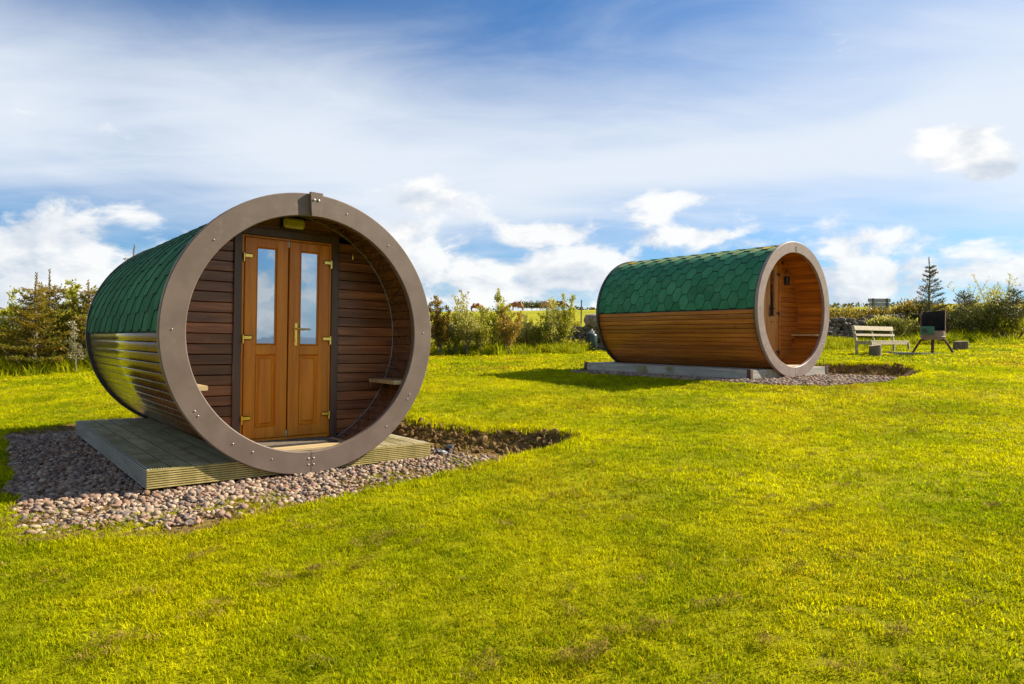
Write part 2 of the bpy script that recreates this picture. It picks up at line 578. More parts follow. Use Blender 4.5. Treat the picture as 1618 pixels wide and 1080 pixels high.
# ------------------------------------------------------------------ the lie of the land
NEAR = dict(loc=(-1.6477, 5.4703), z=0.0, th=.6965, p=.0010, r=.013)
FAR = dict(loc=(4.8003, 11.2827), z=.476, th=.659, p=.0031, r=-.0033)
NEAR_PIT = [(-1.93, -.60), (-1.2, -1.08), (0, -.90), (1.0, -.74), (1.75, -.66), (2.12, -.52), (1.98, -.22), (1.62, .25), (1.5, .9), (1.45, 4.15), (-1.73, 4.15), (-1.79, 1.5)]
FAR_PIT = [(-1.95, -1.0), (-1.2, -1.3), (-.3, -1.42), (.7, -1.3), (1.55, -1.05), (1.95, -.75), (1.75, .3), (1.6, 1.2), (1.5, 3.9), (-1.65, 3.95), (-1.95, 3.2)]


def to_local(x, y, pod):
    dx, dy = x - pod['loc'][0], y - pod['loc'][1]
    c, s = math.cos(pod['th']), math.sin(pod['th'])
    return dx * c + dy * s, -dx * s + dy * c


def to_world(lx, ly, pod):
    c, s = math.cos(pod['th']), math.sin(pod['th'])
    return pod['loc'][0] + lx * c - ly * s, pod['loc'][1] + lx * s + ly * c


def poly_sd(px, py, poly):
    """signed distance to polygon (negative inside), arrays"""
    px, py = np.asarray(px, float), np.asarray(py, float)
    d = np.full(px.shape, 1e9)
    ins = np.zeros(px.shape, bool)
    n = len(poly)
    for i in range(n):
        ax, ay = poly[i]
        bx, by = poly[(i + 1) % n]
        ex, ey = bx - ax, by - ay
        wx, wy = px - ax, py - ay
        tt = np.clip((wx * ex + wy * ey) / (ex * ex + ey * ey), 0, 1)
        d = np.minimum(d, (wx - ex * tt) ** 2 + (wy - ey * tt) ** 2)
        c = ((ay > py) != (by > py)) & (px < (bx - ax) * (py - ay) / (by - ay + 1e-12) + ax)
        ins ^= c
    d = np.sqrt(d)
    return np.where(ins, -d, d)


def sstep(a, b, x):
    t = np.clip((x - a) / (b - a), 0, 1)
    return t * t * (3 - 2 * t)


def vnoise(x, y, f):
    """cheap smooth pseudo noise"""
    return (np.sin(x * f * 1.3 + 1.7 + 1.9 * np.sin(y * f * .7)) + np.sin(y * f * 1.1 + .4 + 2.1 * np.sin(x * f * .83 + 2)) + np.sin((x + y) * f * .77 + 4.1)) / 3


def natural(x, y):
    x, y = np.asarray(x, float), np.asarray(y, float)
    r = np.hypot(x, y) + 1e-6
    sc = np.minimum(1, 29 / r)
    xs, ys = x * sc, y * sc
    s = .03 * xs + .04 * ys
    f = np.where(s < .56, s, .56 + .40 * (s - .56))
    z = -.1 + f + .020 * np.clip(xs - 8, 0, None) * sstep(2, 12, ys)
    fr = sstep(-.35, .30, y / r)
    side = np.clip(x / r, -.8, .8)
    slope = fr * (.0575 + .010 * side) + (1 - fr) * -.100
    z = z + slope * (np.clip(r, 29, 135) - 29)
    z = z - fr * .030 * (np.clip(r, 150, 420) - 150) 
    und = .018 * vnoise(x, y, 1.1) + .010 * vnoise(x + 9, y - 4, 2.7)
    far_und = .30 * vnoise(x, y, .045) * sstep(40, 110, r)
    z = z + .17 * np.exp(-((x - 6.75) ** 2 + (y - 12.5) ** 2) / 2.2)
    return z + und * sstep(120, 30, r) + far_und


def ground_z(x, y):
    z = natural(x, y)
    for pod, poly in ((NEAR, NEAR_PIT), (FAR, FAR_PIT)):
        lx, ly = to_local(np.asarray(x, float), np.asarray(y, float), pod)
        sd_ = poly_sd(lx, ly, poly) + .05 * vnoise(lx, ly, 6.0) + .03 * vnoise(lx, ly, 14.0)
        pad = pod['z'] - .02
        cut = sstep(.03, .12, z - pad)          # where the ground stands above the pad the cut face is a slope
        k = sstep(.14 + .30 * cut, -.02, sd_)
        # the pad is filled up to level where the ground falls, cut where it rises
        ramp = sstep(.75, 0.0, sd_)
        zfill = np.where(z < pad, z + (pad + .01 - z) * ramp, z)
        z = zfill * (1 - k) + pad * k
    return z


def gz(x, y):
    return float(ground_z(np.array([x]), np.array([y]))[0])


def at(px, py, lift=0.0):
    """where the sight line through a photograph pixel meets the land"""
    dx, dz = (px - 809) / 1053.2, (535.7 - py) / 1053.2
    Y = np.linspace(1.5, 200, 20000)
    h = CAM_Z + dz * Y - natural(dx * Y, Y)
    i = int(np.argmax(h < 0))
    if not (h < 0).any():
        i = len(Y) - 1
    return Vector((dx * Y[i], Y[i], gz(dx * Y[i], Y[i]) + lift))


def col_at(px, Y):
    X = (px - 809) / 1053.2 * Y
    return Vector((X, Y, gz(X, Y)))


def graded(a, b, step, far, neg_far):
    v = list(np.arange(a, b + 1e-6, step))
    s, x = step, b
    while x < far:
        s = min(s * 1.13, 160)
        x += s
        v.append(x)
    s, x, w = step, a, []
    while x > neg_far:
        s = min(s * 1.16, 200)
        x -= s
        w.append(x)
    return np.array(w[::-1] + v)


def build_ground():
    gx = graded(-6.5, 8.5, .075, 4000, -4000)
    gy = graded(3.2, 15.5, .075, 4500, -2500)
    X, Y = np.meshgrid(gx, gy)
    Z = ground_z(X.ravel(), Y.ravel())
    V = np.stack([X.ravel(), Y.ravel(), Z], 1)
    nx, ny = len(gx), len(gy)
    i = np.arange((ny - 1) * (nx - 1))
    r, c = i // (nx - 1), i % (nx - 1)
    a = r * nx + c
    F = np.stack([a, a + 1, a + nx + 1, a + nx], 1)
    # bare soil: in the dug pads and on their cut faces
    soil = np.zeros(len(V))
    for pod, poly in ((NEAR, NEAR_PIT), (FAR, FAR_PIT)):
        lx, ly = to_local(V[:, 0], V[:, 1], pod)
        s_ = poly_sd(lx, ly, poly) + .05 * vnoise(lx, ly, 6.0) + .03 * vnoise(lx, ly, 14.0)
        cut = sstep(.03, .12, natural(V[:, 0], V[:, 1]) - pod['z'] + .02)
        soil = np.maximum(soil, sstep(.18 + .20 * cut, .08 + .22 * cut, s_))
    me = np_mesh('ground', V, F)
    at_ = me.attributes.new('soil', 'FLOAT', 'POINT')
    at_.data.foreach_set('value', soil.astype(np.float32))
    m, t, bs = base_mat('lawn_and_field')
    geo = t.node('ShaderNodeNewGeometry')
    pos = geo.outputs['Position']
    n1 = t.noise(pos, .55, 5, .6)
    n2 = t.noise(pos, 9.0, 5, .65)
    n3 = t.noise(pos, 55.0, 4, .7)
    g = t.mix(t.ramp(n2, .3, .7), (.13, .145, .002), (.25, .245, .003))
    g = t.mix(t.ramp(n1, .35, .7), g, (.31, .28, .004))
    g = t.mix(t.math('MULTIPLY', t.ramp(n3, .55, .75), .55), g, (.07, .09, .004))
    # thatch showing through
    n4 = t.noise(t.mapping(pos, (1, 1, 1), (4, 9, 0)), 1.9, 7, .7)
    g = t.mix(t.math('MULTIPLY', t.ramp(n4, .62, .74), .6), g, (.23, .17, .075))
    # pasture beyond the wall
    ln = t.node('ShaderNodeVectorMath', operation='LENGTH')
    t.link(pos, ln.inputs[0])
    farf = t.ramp(ln.outputs['Value'], 26.0, 36.0)
    n5 = t.noise(pos, .09, 5, .6)
    fld = t.mix(t.ramp(n5, .35, .65), (.24, .245, .012), (.34, .30, .022))
    n6 = t.noise(t.mapping(pos, (.6, .12, 1)), 1.0, 5, .65)
    fld = t.mix(t.math('MULTIPLY', t.ramp(n6, .5, .7), .5), fld, (.17, .19, .012))
    g = t.mix(farf, g, fld)
    sa = t.node('ShaderNodeAttribute', attribute_name='soil')
    ns = t.noise(pos, 24, 6, .7)
    s = t.mix(t.ramp(ns, .32, .68), (.085, .050, .018), (.27, .170, .072))
    nn = t.noise(pos, 7, 5, .7)
    s = t.mix(t.ramp(nn, .52, .66), s, (.16, .14, .03))
    g = t.mix(sa.outputs['Fac'], g, s)
    t.link(g, bs.inputs['Base Color'])
    bs.inputs['Roughness'].default_value = .9
    bs.inputs['Specular IOR Level'].default_value = .03
    b = t.node('ShaderNodeBump')
    b.inputs['Strength'].default_value = .7
    b.inputs['Distance'].default_value = .025
    hh = t.math('ADD', t.noise(pos, 38, 6, .7), t.math('MULTIPLY', n2, .6))
    t.link(hh, b.inputs['Height'])
    t.link(b.outputs[0], bs.inputs['Normal'])
    o = new_obj('ground', me, m, smooth=True)
    tag(o, 'mown yellow green lawn rising to pasture on the skyline', 'lawn', kind='structure')
    return o


build_ground()


def build_sea():
    m, t, bs = base_mat('sea_water')
    bs.inputs['Base Color'].default_value = (.02, .045, .07, 1)
    bs.inputs['Roughness'].default_value = .25
    tc = t.node('ShaderNodeTexCoord')
    b = t.node('ShaderNodeBump')
    b.inputs['Strength'].default_value = .4
    t.link(t.noise(tc.outputs['Object'], .2, 4), b.inputs['Height'])
    t.link(b.outputs[0], bs.inputs['Normal'])
    V = [(-200, -7000, -8), (8000, -7000, -8), (8000, 0, -8), (60, 0, -8), (-200, -60, -8)]
    o = new_obj('sea', np_mesh('sea', V, [[0, 1, 2, 3, 4]]), m)
    tag(o, 'blue sea below the field to the right of the viewer', 'sea', kind='structure')


build_sea()


# ------------------------------------------------------------------ scattering (grass, gravel): one object each
def scatter(name, pts, rot, scl, var, templates, label, cat):
    """point mesh + geometry nodes that set one of the template meshes on every point"""
    tc = bpy.data.collections.new(name + '_pieces')
    for k, (me, mat) in enumerate(templates):
        if len(me.materials) == 0:
            me.materials.append(mat)
        ob = bpy.data.objects.new('%s_piece_%02d' % (name, k), me)
        tc.objects.link(ob)
    me = bpy.data.meshes.new(name)
    n = len(pts)
    me.vertices.add(n)
    me.vertices.foreach_set('co', np.asarray(pts, np.float32).ravel())
    a = me.attributes.new('rot', 'FLOAT_VECTOR', 'POINT')
    a.data.foreach_set('vector', np.asarray(rot, np.float32).ravel())
    a = me.attributes.new('scl', 'FLOAT_VECTOR', 'POINT')
    a.data.foreach_set('vector', np.asarray(scl, np.float32).ravel())
    a = me.attributes.new('var', 'INT', 'POINT')
    a.data.foreach_set('value', np.asarray(var, np.int32))
    me.update()
    o = new_obj(name, me)
    tag(o, label, cat, kind='stuff')
    ng = bpy.data.node_groups.new(name + '_nodes', 'GeometryNodeTree')
    ng.interface.new_socket('Geometry', in_out='INPUT', socket_type='NodeSocketGeometry')
    ng.interface.new_socket('Geometry', in_out='OUTPUT', socket_type='NodeSocketGeometry')
    N, Lk = ng.nodes, ng.links
    gi, go = N.new('NodeGroupInput'), N.new('NodeGroupOutput')
    ip = N.new('GeometryNodeInstanceOnPoints')
    ci = N.new('GeometryNodeCollectionInfo')
    ci.inputs['Collection'].default_value = tc
    ci.inputs['Separate Children'].default_value = True
    ci.inputs['Reset Children'].default_value = True

    def attr(nm, ty):
        q = N.new('GeometryNodeInputNamedAttribute')
        q.data_type = ty
        q.inputs[0].default_value = nm
        return q.outputs[0]
    Lk.new(gi.outputs[0], ip.inputs['Points'])
    Lk.new(ci.outputs[0], ip.inputs['Instance'])
    ip.inputs['Pick Instance'].default_value = True
    Lk.new(attr('var', 'INT'), ip.inputs['Instance Index'])
    Lk.new(attr('rot', 'FLOAT_VECTOR'), ip.inputs['Rotation'])
    Lk.new(attr('scl', 'FLOAT_VECTOR'), ip.inputs['Scale'])
    Lk.new(ip.outputs[0], go.inputs[0])
    md = o.modifiers.new('scatter', 'NODES')
    md.node_group = ng
    return o


def blade_tuft(name, n, rad, h0, h1, w, lean=.5, flat=False):
    """a tuft of bent, tapering grass blades"""
    A = Acc()
    for i in range(n):
        a, rr = rng.uniform(0, 2 * PI), rad * math.sqrt(rng.uniform())
        p = np.array([rr * math.cos(a), rr * math.sin(a), 0])
        h = rng.uniform(h0, h1)
        b = rng.uniform(0, 2 * PI)
        le = rng.uniform(.1, 1) * lean * h
        dirv = np.array([math.cos(b), math.sin(b), 0])
        sd_ = np.array([-math.sin(b + rng.normal() * .6), math.cos(b + rng.normal() * .6), 0]) * w * rng.uniform(.7, 1.3)
        c1 = p + dirv * le * .25 + np.array([0, 0, h * .5])
        c2 = p + dirv * le + np.array([0, 0, h * (.55 if flat else .95)])
        V = np.array([p - sd_ * .5, p + sd_ * .5, c1 + sd_ * .42, c1 - sd_ * .42, c2 + sd_ * .10, c2 - sd_ * .10])
        A.add(V, np.array([[0, 1, 2, 3], [3, 2, 4, 5]]))
    return A.mesh(name)


MT['grass'] = foliage('lawn_grass', (.235, .290, .001), (.555, .525, .001), transl=.52, scale=.9, rand=.34, rough=.7, c3=(.48, .33, .012), c3_lo=.64, c3_hi=.84, world=True, spec=.06)
MT['tallgrass'] = foliage('rough_grass', (.21, .25, .003), (.40, .39, .004), transl=.5, scale=1.2, rand=.3, rough=.6, world=True, spec=.08)
MT['straw'] = foliage('dry_clippings', (.12, .085, .008), (.40, .29, .06), transl=.35, scale=14, rand=.4, rough=.8, world=True, spec=.05)


def field_pts(y0, y1, dens, margin=1.2):
    area_w = lambda y: 2 * (.79 * y + margin)
    n = int(dens * (area_w(y0) + area_w(y1)) / 2 * (y1 - y0))
    y = np.sqrt(rng.uniform(y0 ** 2, y1 ** 2, n))
    x = rng.uniform(-1, 1, n) * (.79 * y + margin)
    return x, y


def pit_sd(x, y):
    r = np.full(x.shape, 9.0)
    for pod, poly in ((NEAR, NEAR_PIT), (FAR, FAR_PIT)):
        lx, ly = to_local(x, y, pod)
        r = np.minimum(r, poly_sd(lx, ly, poly) + .05 * vnoise(lx, ly, 6.0) + .03 * vnoise(lx, ly, 14.0))
    return r


def pit_high(x, y):
    lx, ly = to_local(x, y, NEAR)
    pz = np.where((np.abs(lx) < 3) & (np.abs(ly - 1) < 5), NEAR['z'], FAR['z'])
    return sstep(.03, .12, natural(x, y) - pz + .02)


WALL = [(-30, 16.5), (-20, 17.6), (-12, 19.6), (-6, 22.8), (-2.5, 24.2), (4, 24.8), (9, 25.4), (13, 26.3), (18, 28.0), (24, 31.0), (34, 35)]


def wall_y(x):
    xs, ys = zip(*WALL)
    return np.interp(x, xs, ys)


def make_grass():
    P, S, Vv = [], [], []
    for (y0, y1, dens, s, vs) in ((1.3, 4.0, 1300, .72, (0, 6)), (4.0, 7.5, 520, .96, (0, 6)), (7.5, 13, 215, 1.3, (0, 6)), (13, 31, 44, 2.2, (6, 10))):
        x, y = field_pts(y0, y1, dens)
        sd_ = pit_sd(x, y)
        keep = (sd_ > .13 + .20 * pit_high(x, y)) & (y < wall_y(x) - .2)
        # thin it unevenly as a mown lawn is
        keep &= rng.uniform(size=len(x)) < .80 + .2 * vnoise(x, y, 2.3)
        x, y = x[keep], y[keep]
        z = ground_z(x, y)
        P.append(np.stack([x, y, z], 1))
        sc = s * rng.uniform(.82, 1.18, len(x)) * (1 + .12 * vnoise(x, y, 3.1))
        zs = sc * (1.0 if s < 2 else .62) * rng.uniform(.8, 1.2, len(x))
        S.append(np.stack([sc, sc, zs], 1))
        Vv.append(rng.integers(vs[0], vs[1], len(x)))
    # longer uncut fringe along the dug edges
    for pod, poly in ((NEAR, NEAR_PIT), (FAR, FAR_PIT)):
        n = 9000
        lx, ly = rng.uniform(-2.6, 2.6, n), rng.uniform(-1.7, 4.6, n)
        x, y = to_world(lx, ly, pod)
        sd_ = pit_sd(x, y)
        hi_ = sstep(.03, .12, natural(x, y) - pod['z'])
        k = (sd_ > .10 + .20 * hi_) & (sd_ < .26 + .20 * hi_)
        x, y = x[k], y[k]
        P.append(np.stack([x, y, ground_z(x, y)], 1))
        sc = rng.uniform(.9, 1.4, len(x))
        S.append(np.stack([sc, sc, sc * (1.05 + .85 * hi_[k])], 1))
        Vv.append(rng.integers(0, 6, len(x)))
    # stray tufts in the thin gravel at the front of the near pad
    n = 4200
    lx, ly = rng.uniform(-2.1, 1.6, n), rng.uniform(-1.1, -.1, n)
    x, y = to_world(lx, ly, NEAR)
    sd_ = pit_sd(x, y)
    k = (sd_ < .1) & (sd_ > -.5) & (vnoise(x, y, 5.0) > .0) & (rng.uniform(size=n) < .6)
    x, y = x[k], y[k]
    P.append(np.stack([x, y, ground_z(x, y) + .01], 1))
    sc = rng.uniform(.4, .8, len(x))
    S.append(np.stack([sc, sc, sc], 1))
    Vv.append(rng.integers(0, 6, len(x)))
    P, S, Vv = np.concatenate(P), np.concatenate(S), np.concatenate(Vv)
    R = np.zeros((len(P), 3))
    R[:, 2] = rng.uniform(0, 2 * PI, len(P))
    R[:, :2] = rng.normal(size=(len(P), 2)) * .12
    tm = [(blade_tuft('tuft_%d' % i, 24, .058, .012, .027, .0052, 1.3), MT['grass']) for i in range(6)]
    tm += [(blade_tuft('wide_tuft_%d' % i, 26, .085, .013, .030, .0092, 1.4), MT['grass']) for i in range(4)]
    scatter('lawn_grass', P, R, S, Vv, tm, 'short mown yellow green grass blades covering the lawn', 'grass')


make_grass()


def make_tall_grass():
    P, S = [], []
    # along the foot of the wall and under the shrubs
    n = 13000
    x = rng.uniform(-21, 27, n)
    wy = wall_y(x)
    y = wy - .25 - np.abs(rng.normal(size=n)) * (1.0 + .5 * vnoise(x, x * .3, .9)) - (x < -6) * rng.uniform(0, 1.6, n)
    k = (~((x > 4.4) & (x < 11.2)) | (rng.uniform(size=n) < .25)) & ~((x / y > .106) & (x / y < .158))
    x, y = x[k], y[k]
    P.append(np.stack([x, y, ground_z(x, y)], 1))
    sc = rng.uniform(.6, 1.35, len(x)) * (1 + .3 * vnoise(x, y, 1.3))
    S.append(np.stack([sc, sc, sc], 1))
    P, S = np.concatenate(P), np.concatenate(S)
    R = np.zeros((len(P), 3))
    R[:, 2] = rng.uniform(0, 2 * PI, len(P))
    tm = [(blade_tuft('rough_tuft_%d' % i, 30, .16, .10, .34, .017, 1.1), MT['tallgrass']) for i in range(5)]
    scatter('rough_grass', P, R, S, rng.integers(0, 5, len(P)), tm, 'tall uncut green grass along the foot of the stone wall and hedge', 'tall grass')


make_tall_grass()


def make_clippings():
    P, S = [], []

    def clump(x, y, n, sx, sy, ang, s=1.0):
        a = rng.normal(size=n) * sx
        b = rng.normal(size=n) * sy
        px = x + a * math.cos(ang) - b * math.sin(ang)
        py = y + a * math.sin(ang) + b * math.cos(ang)
        P.append(np.stack([px, py, ground_z(px, py) + .018 + rng.uniform(0, .02, n)], 1))
        sc = s * rng.uniform(.35, .85, n)
        S.append(np.stack([sc, sc, sc], 1))
    spots = [(310, 890, 10, .05, .03), (455, 918, 16, .14, .05), (495, 910, 14, .07, .04), (560, 905, 5, .03, .02), (205, 1020, 14, .12, .05), (150, 1050, 10, .08, .05),
             (320, 985, 8, .08, .03), (415, 935, 9, .08, .03), (585, 865, 14, .16, .06), (620, 850, 12, .16, .06), (660, 866, 8, .05, .03), (480, 845, 10, .12, .05), (530, 842, 6, .08, .03),
             (350, 968, 8, .04, .02), (230, 945, 8, .1, .04), (60, 920, 10, .12, .04), (100, 930, 8, .1, .04), (770, 1065, 14, .05, .07), (900, 1050, 14, .05, .06), (935, 1038, 16, .05, .05), (985, 1010, 9, .06, .03),
             (1035, 998, 12, .05, .04), (1210, 1022, 9, .04, .04), (1325, 1065, 12, .07, .03), (1420, 1010, 12, .05, .04), (910, 980, 6, .03, .02), (1145, 958, 14, .10, .03), (1260, 905, 8, .06, .03),
             (1008, 930, 6, .04, .02), (1540, 965, 8, .06, .03), (1440, 925, 7, .08, .03), (1340, 885, 7, .06, .03), (1235, 848, 5, .04, .02), (1270, 812, 12, .10, .04), (1300, 805, 12, .07, .05),
             (1220, 792, 8, .06, .03), (1335, 772, 7, .06, .02), (1165, 757, 6, .05, .02), (1455, 740, 7, .06, .03), (1570, 803, 7, .07, .03), (1280, 722, 6, .08, .03), (1430, 650, 22, .45, .10), (1390, 655, 12, .3, .06), (1440, 685, 9, .22, .05),
             (1020, 634, 14, .25, .05), (920, 620, 7, .12, .05), (1130, 705, 8, .16, .05), (1280, 680, 5, .10, .04), (960, 700, 8, .2, .06), (930, 735, 7, .1, .05), (880, 790, 7, .12, .05), (805, 835, 6, .06, .03),
             (1000, 768, 7, .08, .04), (1075, 748, 6, .1, .03), (990, 826, 6, .06, .03), (1500, 655, 8, .2, .05), (1560, 700, 7, .15, .04), (1600, 745, 6, .1, .03), (750, 588, 14, .5, .12), (700, 582, 10, .4, .1), (840, 572, 8, .4, .1), (1400, 570, 10, .5, .12), (1340, 573, 10, .5, .12), (1560, 580, 12, .6, .15), (1590, 567, 8, .5, .12), (60, 645, 6, .3, .05), (110, 625, 6, .3, .05)]
    for (px, py, n, sx, sy) in spots:
        p = at(px, py)
        clump(p.x, p.y, int(n * 1.2), sx * .55, sy * .45, rng.uniform(-.2, .5))
    # smaller wisps everywhere
    x, y = field_pts(1.8, 17, 14)
    k = pit_sd(x, y) > .15
    for a, b in zip(x[k], y[k]):
        if rng.uniform() < .32 + .3 * vnoise(np.array(a), np.array(b), 1.7):
            clump(a, b, int(rng.integers(2, 7)), .026, .016, rng.uniform(0, 3), .8)
    # dead grass lying in the thin gravel
    n = 2600
    lx, ly = rng.uniform(-2.1, 1.6, n), rng.uniform(-1.15, -.15, n)
    xw, yw = to_world(lx, ly, NEAR)
    sd_ = pit_sd(xw, yw)
    k = (sd_ < .16) & (sd_ > -.45) & (vnoise(xw + 3, yw, 4.0) > -.2)
    xw, yw = xw[k], yw[k]
    P.append(np.stack([xw, yw, ground_z(xw, yw) + .012], 1))
    sc = rng.uniform(.4, .9, len(xw))
    S.append(np.stack([sc, sc, sc * .7], 1))
    # dry overhanging roots and dead grass on the cut soil faces
    for pod, poly in ((NEAR, NEAR_PIT), (FAR, FAR_PIT)):
        n = 12000
        lx, ly = rng.uniform(.9, 2.4, n), rng.uniform(-.9, 4.4, n)
        xw, yw = to_world(lx, ly, pod)
        sd_ = pit_sd(xw, yw)
        k = (sd_ > -.06) & (sd_ < .38) & (rng.uniform(size=n) < .38)
        xw, yw = xw[k], yw[k]
        P.append(np.stack([xw, yw, ground_z(xw, yw) + .01], 1))
        sc = rng.uniform(.5, 1.1, len(xw))
        S.append(np.stack([sc, sc, sc], 1))
    P_, S_ = np.concatenate(P), np.concatenate(S)
    R = np.zeros((len(P_), 3))
    R[:, 2] = rng.uniform(0, 2 * PI, len(P_))
    R[:, :2] = rng.normal(size=(len(P_), 2)) * .25
    tm = [(blade_tuft('straw_%d' % i, 16, .035, .010, .040, .0034, 2.2, True), MT['straw']) for i in range(5)]
    scatter('dry_grass_clippings', P_, R, S_, rng.integers(0, 5, len(P_)), tm, 'dry brown grass clippings left in clumps on the lawn', 'clippings')


make_clippings()


def pebble_mesh(name, seed):
    bm = bmesh.new()
    bmesh.ops.create_icosphere(bm, subdivisions=2, radius=.5)
    r = random.Random(seed * 7 + 3)
    ax = (1.0, r.uniform(.6, .95), r.uniform(.38, .66))
    # cut a few flats across a ball, then soften: worn but broken stone
    planes = []
    for _ in range(7 if seed % 3 else 4):
        n = Vector((r.gauss(0, 1), r.gauss(0, 1), r.gauss(0, 1))).normalized()
        planes.append((n, r.uniform(.26, .42)))
    for v in bm.verts:
        c = v.co.copy()
        for n, d in planes:
            e = c.dot(n) - d
            if e > 0:
                c -= n * e * .85
        c *= 1 + r.uniform(-.03, .03)
        v.co = Vector((c.x * ax[0], c.y * ax[1], c.z * ax[2])) * 1.15
    me = bm_mesh(name, bm)
    me.polygons.foreach_set('use_smooth', [seed % 4 != 0] * len(me.polygons))
    return me


def make_gravel(name, pod, poly, n, label, smin, smax, inner, thin=None):
    lo = np.array(poly).min(0)
    hi = np.array(poly).max(0)
    lx, ly = rng.uniform(lo[0], hi[0], n), rng.uniform(lo[1], hi[1], n)
    s = poly_sd(lx, ly, poly) + .05 * vnoise(lx, ly, 6.0)
    k = s < .02
    x0, x1, y0, y1 = inner
    k &= ~((lx > x0 + .05) & (lx < x1 - .05) & (ly > y0 + .05) & (ly < y1 - .05))
    if thin is not None:
        k &= rng.uniform(size=n) < thin(lx, ly, s)
    lx, ly = lx[k], ly[k]
    x, y = to_world(lx, ly, pod)
    z = ground_z(x, y) + rng.uniform(.0, .022, len(x))
    sz = rng.uniform(smin, smax, len(x)) * rng.choice([.35, .5, .8, 1, 1, 1.35], len(x))
    S = np.stack([sz, sz, sz], 1)
    R = np.stack([rng.normal(size=len(x)) * .35, rng.normal(size=len(x)) * .35, rng.uniform(0, 6.28, len(x))], 1)
    tm = [(pebble_mesh('pebble_%s_%d' % (name, i), i), MT['pebble']) for i in range(8)]
    scatter(name, np.stack([x, y, z], 1), R, S, rng.integers(0, 8, len(x)), tm, label, 'gravel')


def make_clods(pod, n0, label):
    lx, ly = rng.uniform(1.0, 2.5, n0), rng.uniform(-.9, 4.3, n0)
    x, y = to_world(lx, ly, pod)
    sd_ = pit_sd(x, y)
    k = (sd_ > -.10) & (sd_ < .36) & (pit_high(x, y) > .25)
    x, y = x[k], y[k]
    sz = .022 + .075 * rng.uniform(size=len(x)) ** 3
    P = np.stack([x, y, ground_z(x, y) + sz * .15], 1)
    R_ = rng.uniform(0, 6.28, (len(x), 3))
    tm = [(pebble_mesh('clod_%d' % i, i * 4), MT['clod']) for i in range(5)]
    scatter('soil_clods', P, R_, np.stack([sz, sz, sz], 1), rng.integers(0, 5, len(x)), tm, label, 'soil')


MT['clod'] = surf('crumbled_soil', (.12, .072, .026), (.34, .22, .095), .95, (30, 30, 30), rand=.4, bump=.9, bdist=.01, spec=.05)
make_clods(NEAR, 5200, 'crumbled brown soil on the cut bank right of the near deck')
make_clods(FAR, 3000, 'crumbled dark soil on the cut bank right of the far cabin')
DECK_N = (-1.195, 1.195, .055, 3.70)
DECK_F = (-1.22, 1.22, .062, 3.85)


def thin_near(lx, ly, s):
    # gravel runs out into soil and moss at the lawn's edge
    e = sstep(0.0, -.30, s)
    return np.where(ly < .1, .18 + .82 * e * (.75 + .25 * vnoise(lx, ly, 3.0)), 1.0)


make_gravel('gravel_bed', NEAR, [(-1.98, -.58), (-1.2, -1.02), (0, -.86), (1.0, -.7), (1.55, -.60), (1.72, -.35), (1.46, .25), (1.36, .9), (1.34, 4.1), (-1.78, 4.1), (-1.86, 1.5)], 36000,
            'pinkish brown pebbles spread round the near cabin and its ribbed deck', .024, .050, DECK_N, thin_near)
make_gravel('gravel_bed', FAR, [(-1.9, -.95), (-1.2, -1.25), (-.3, -1.36), (.7, -1.25), (1.45, -1.0), (1.7, -.75), (1.5, .3), (1.4, 1.2), (1.36, 3.85), (-1.6, 3.9), (-1.9, 3.2)], 15000,
            'grey brown gravel strip along the deck of the far cabin', .034, .062, DECK_F)


# ------------------------------------------------------------------ the two barrel cabins
RC = 1.1414      # height of the barrel's axis above its ground
R_OUT, R_IN = 1.15, .9658
R_LIN = 1.062    # inside of the lining
R_ST = 1.100     # outside of the staves
LEN = 3.60
WALL_Y0 = .55
N_ST = 84


def arc_strip(bm, sec, a0, a1, n, cx=0.0, cz=RC, caps=True):
    """sweep a closed (radius, y) section about the barrel axis"""
    rings = []
    for i in range(n + 1):
        a = a0 + (a1 - a0) * i / n
        rings.append([bm.verts.new((cx + r * math.cos(a), y, cz + r * math.sin(a))) for (r, y) in sec])
    k = len(sec)
    for i in range(n):
        for j in range(k):
            j2 = (j + 1) % k
            bm.faces.new((rings[i][j], rings[i][j2], rings[i + 1][j2], rings[i + 1][j]))
    if caps:
        bm.faces.new(rings[0])
        bm.faces.new(list(reversed(rings[-1])))


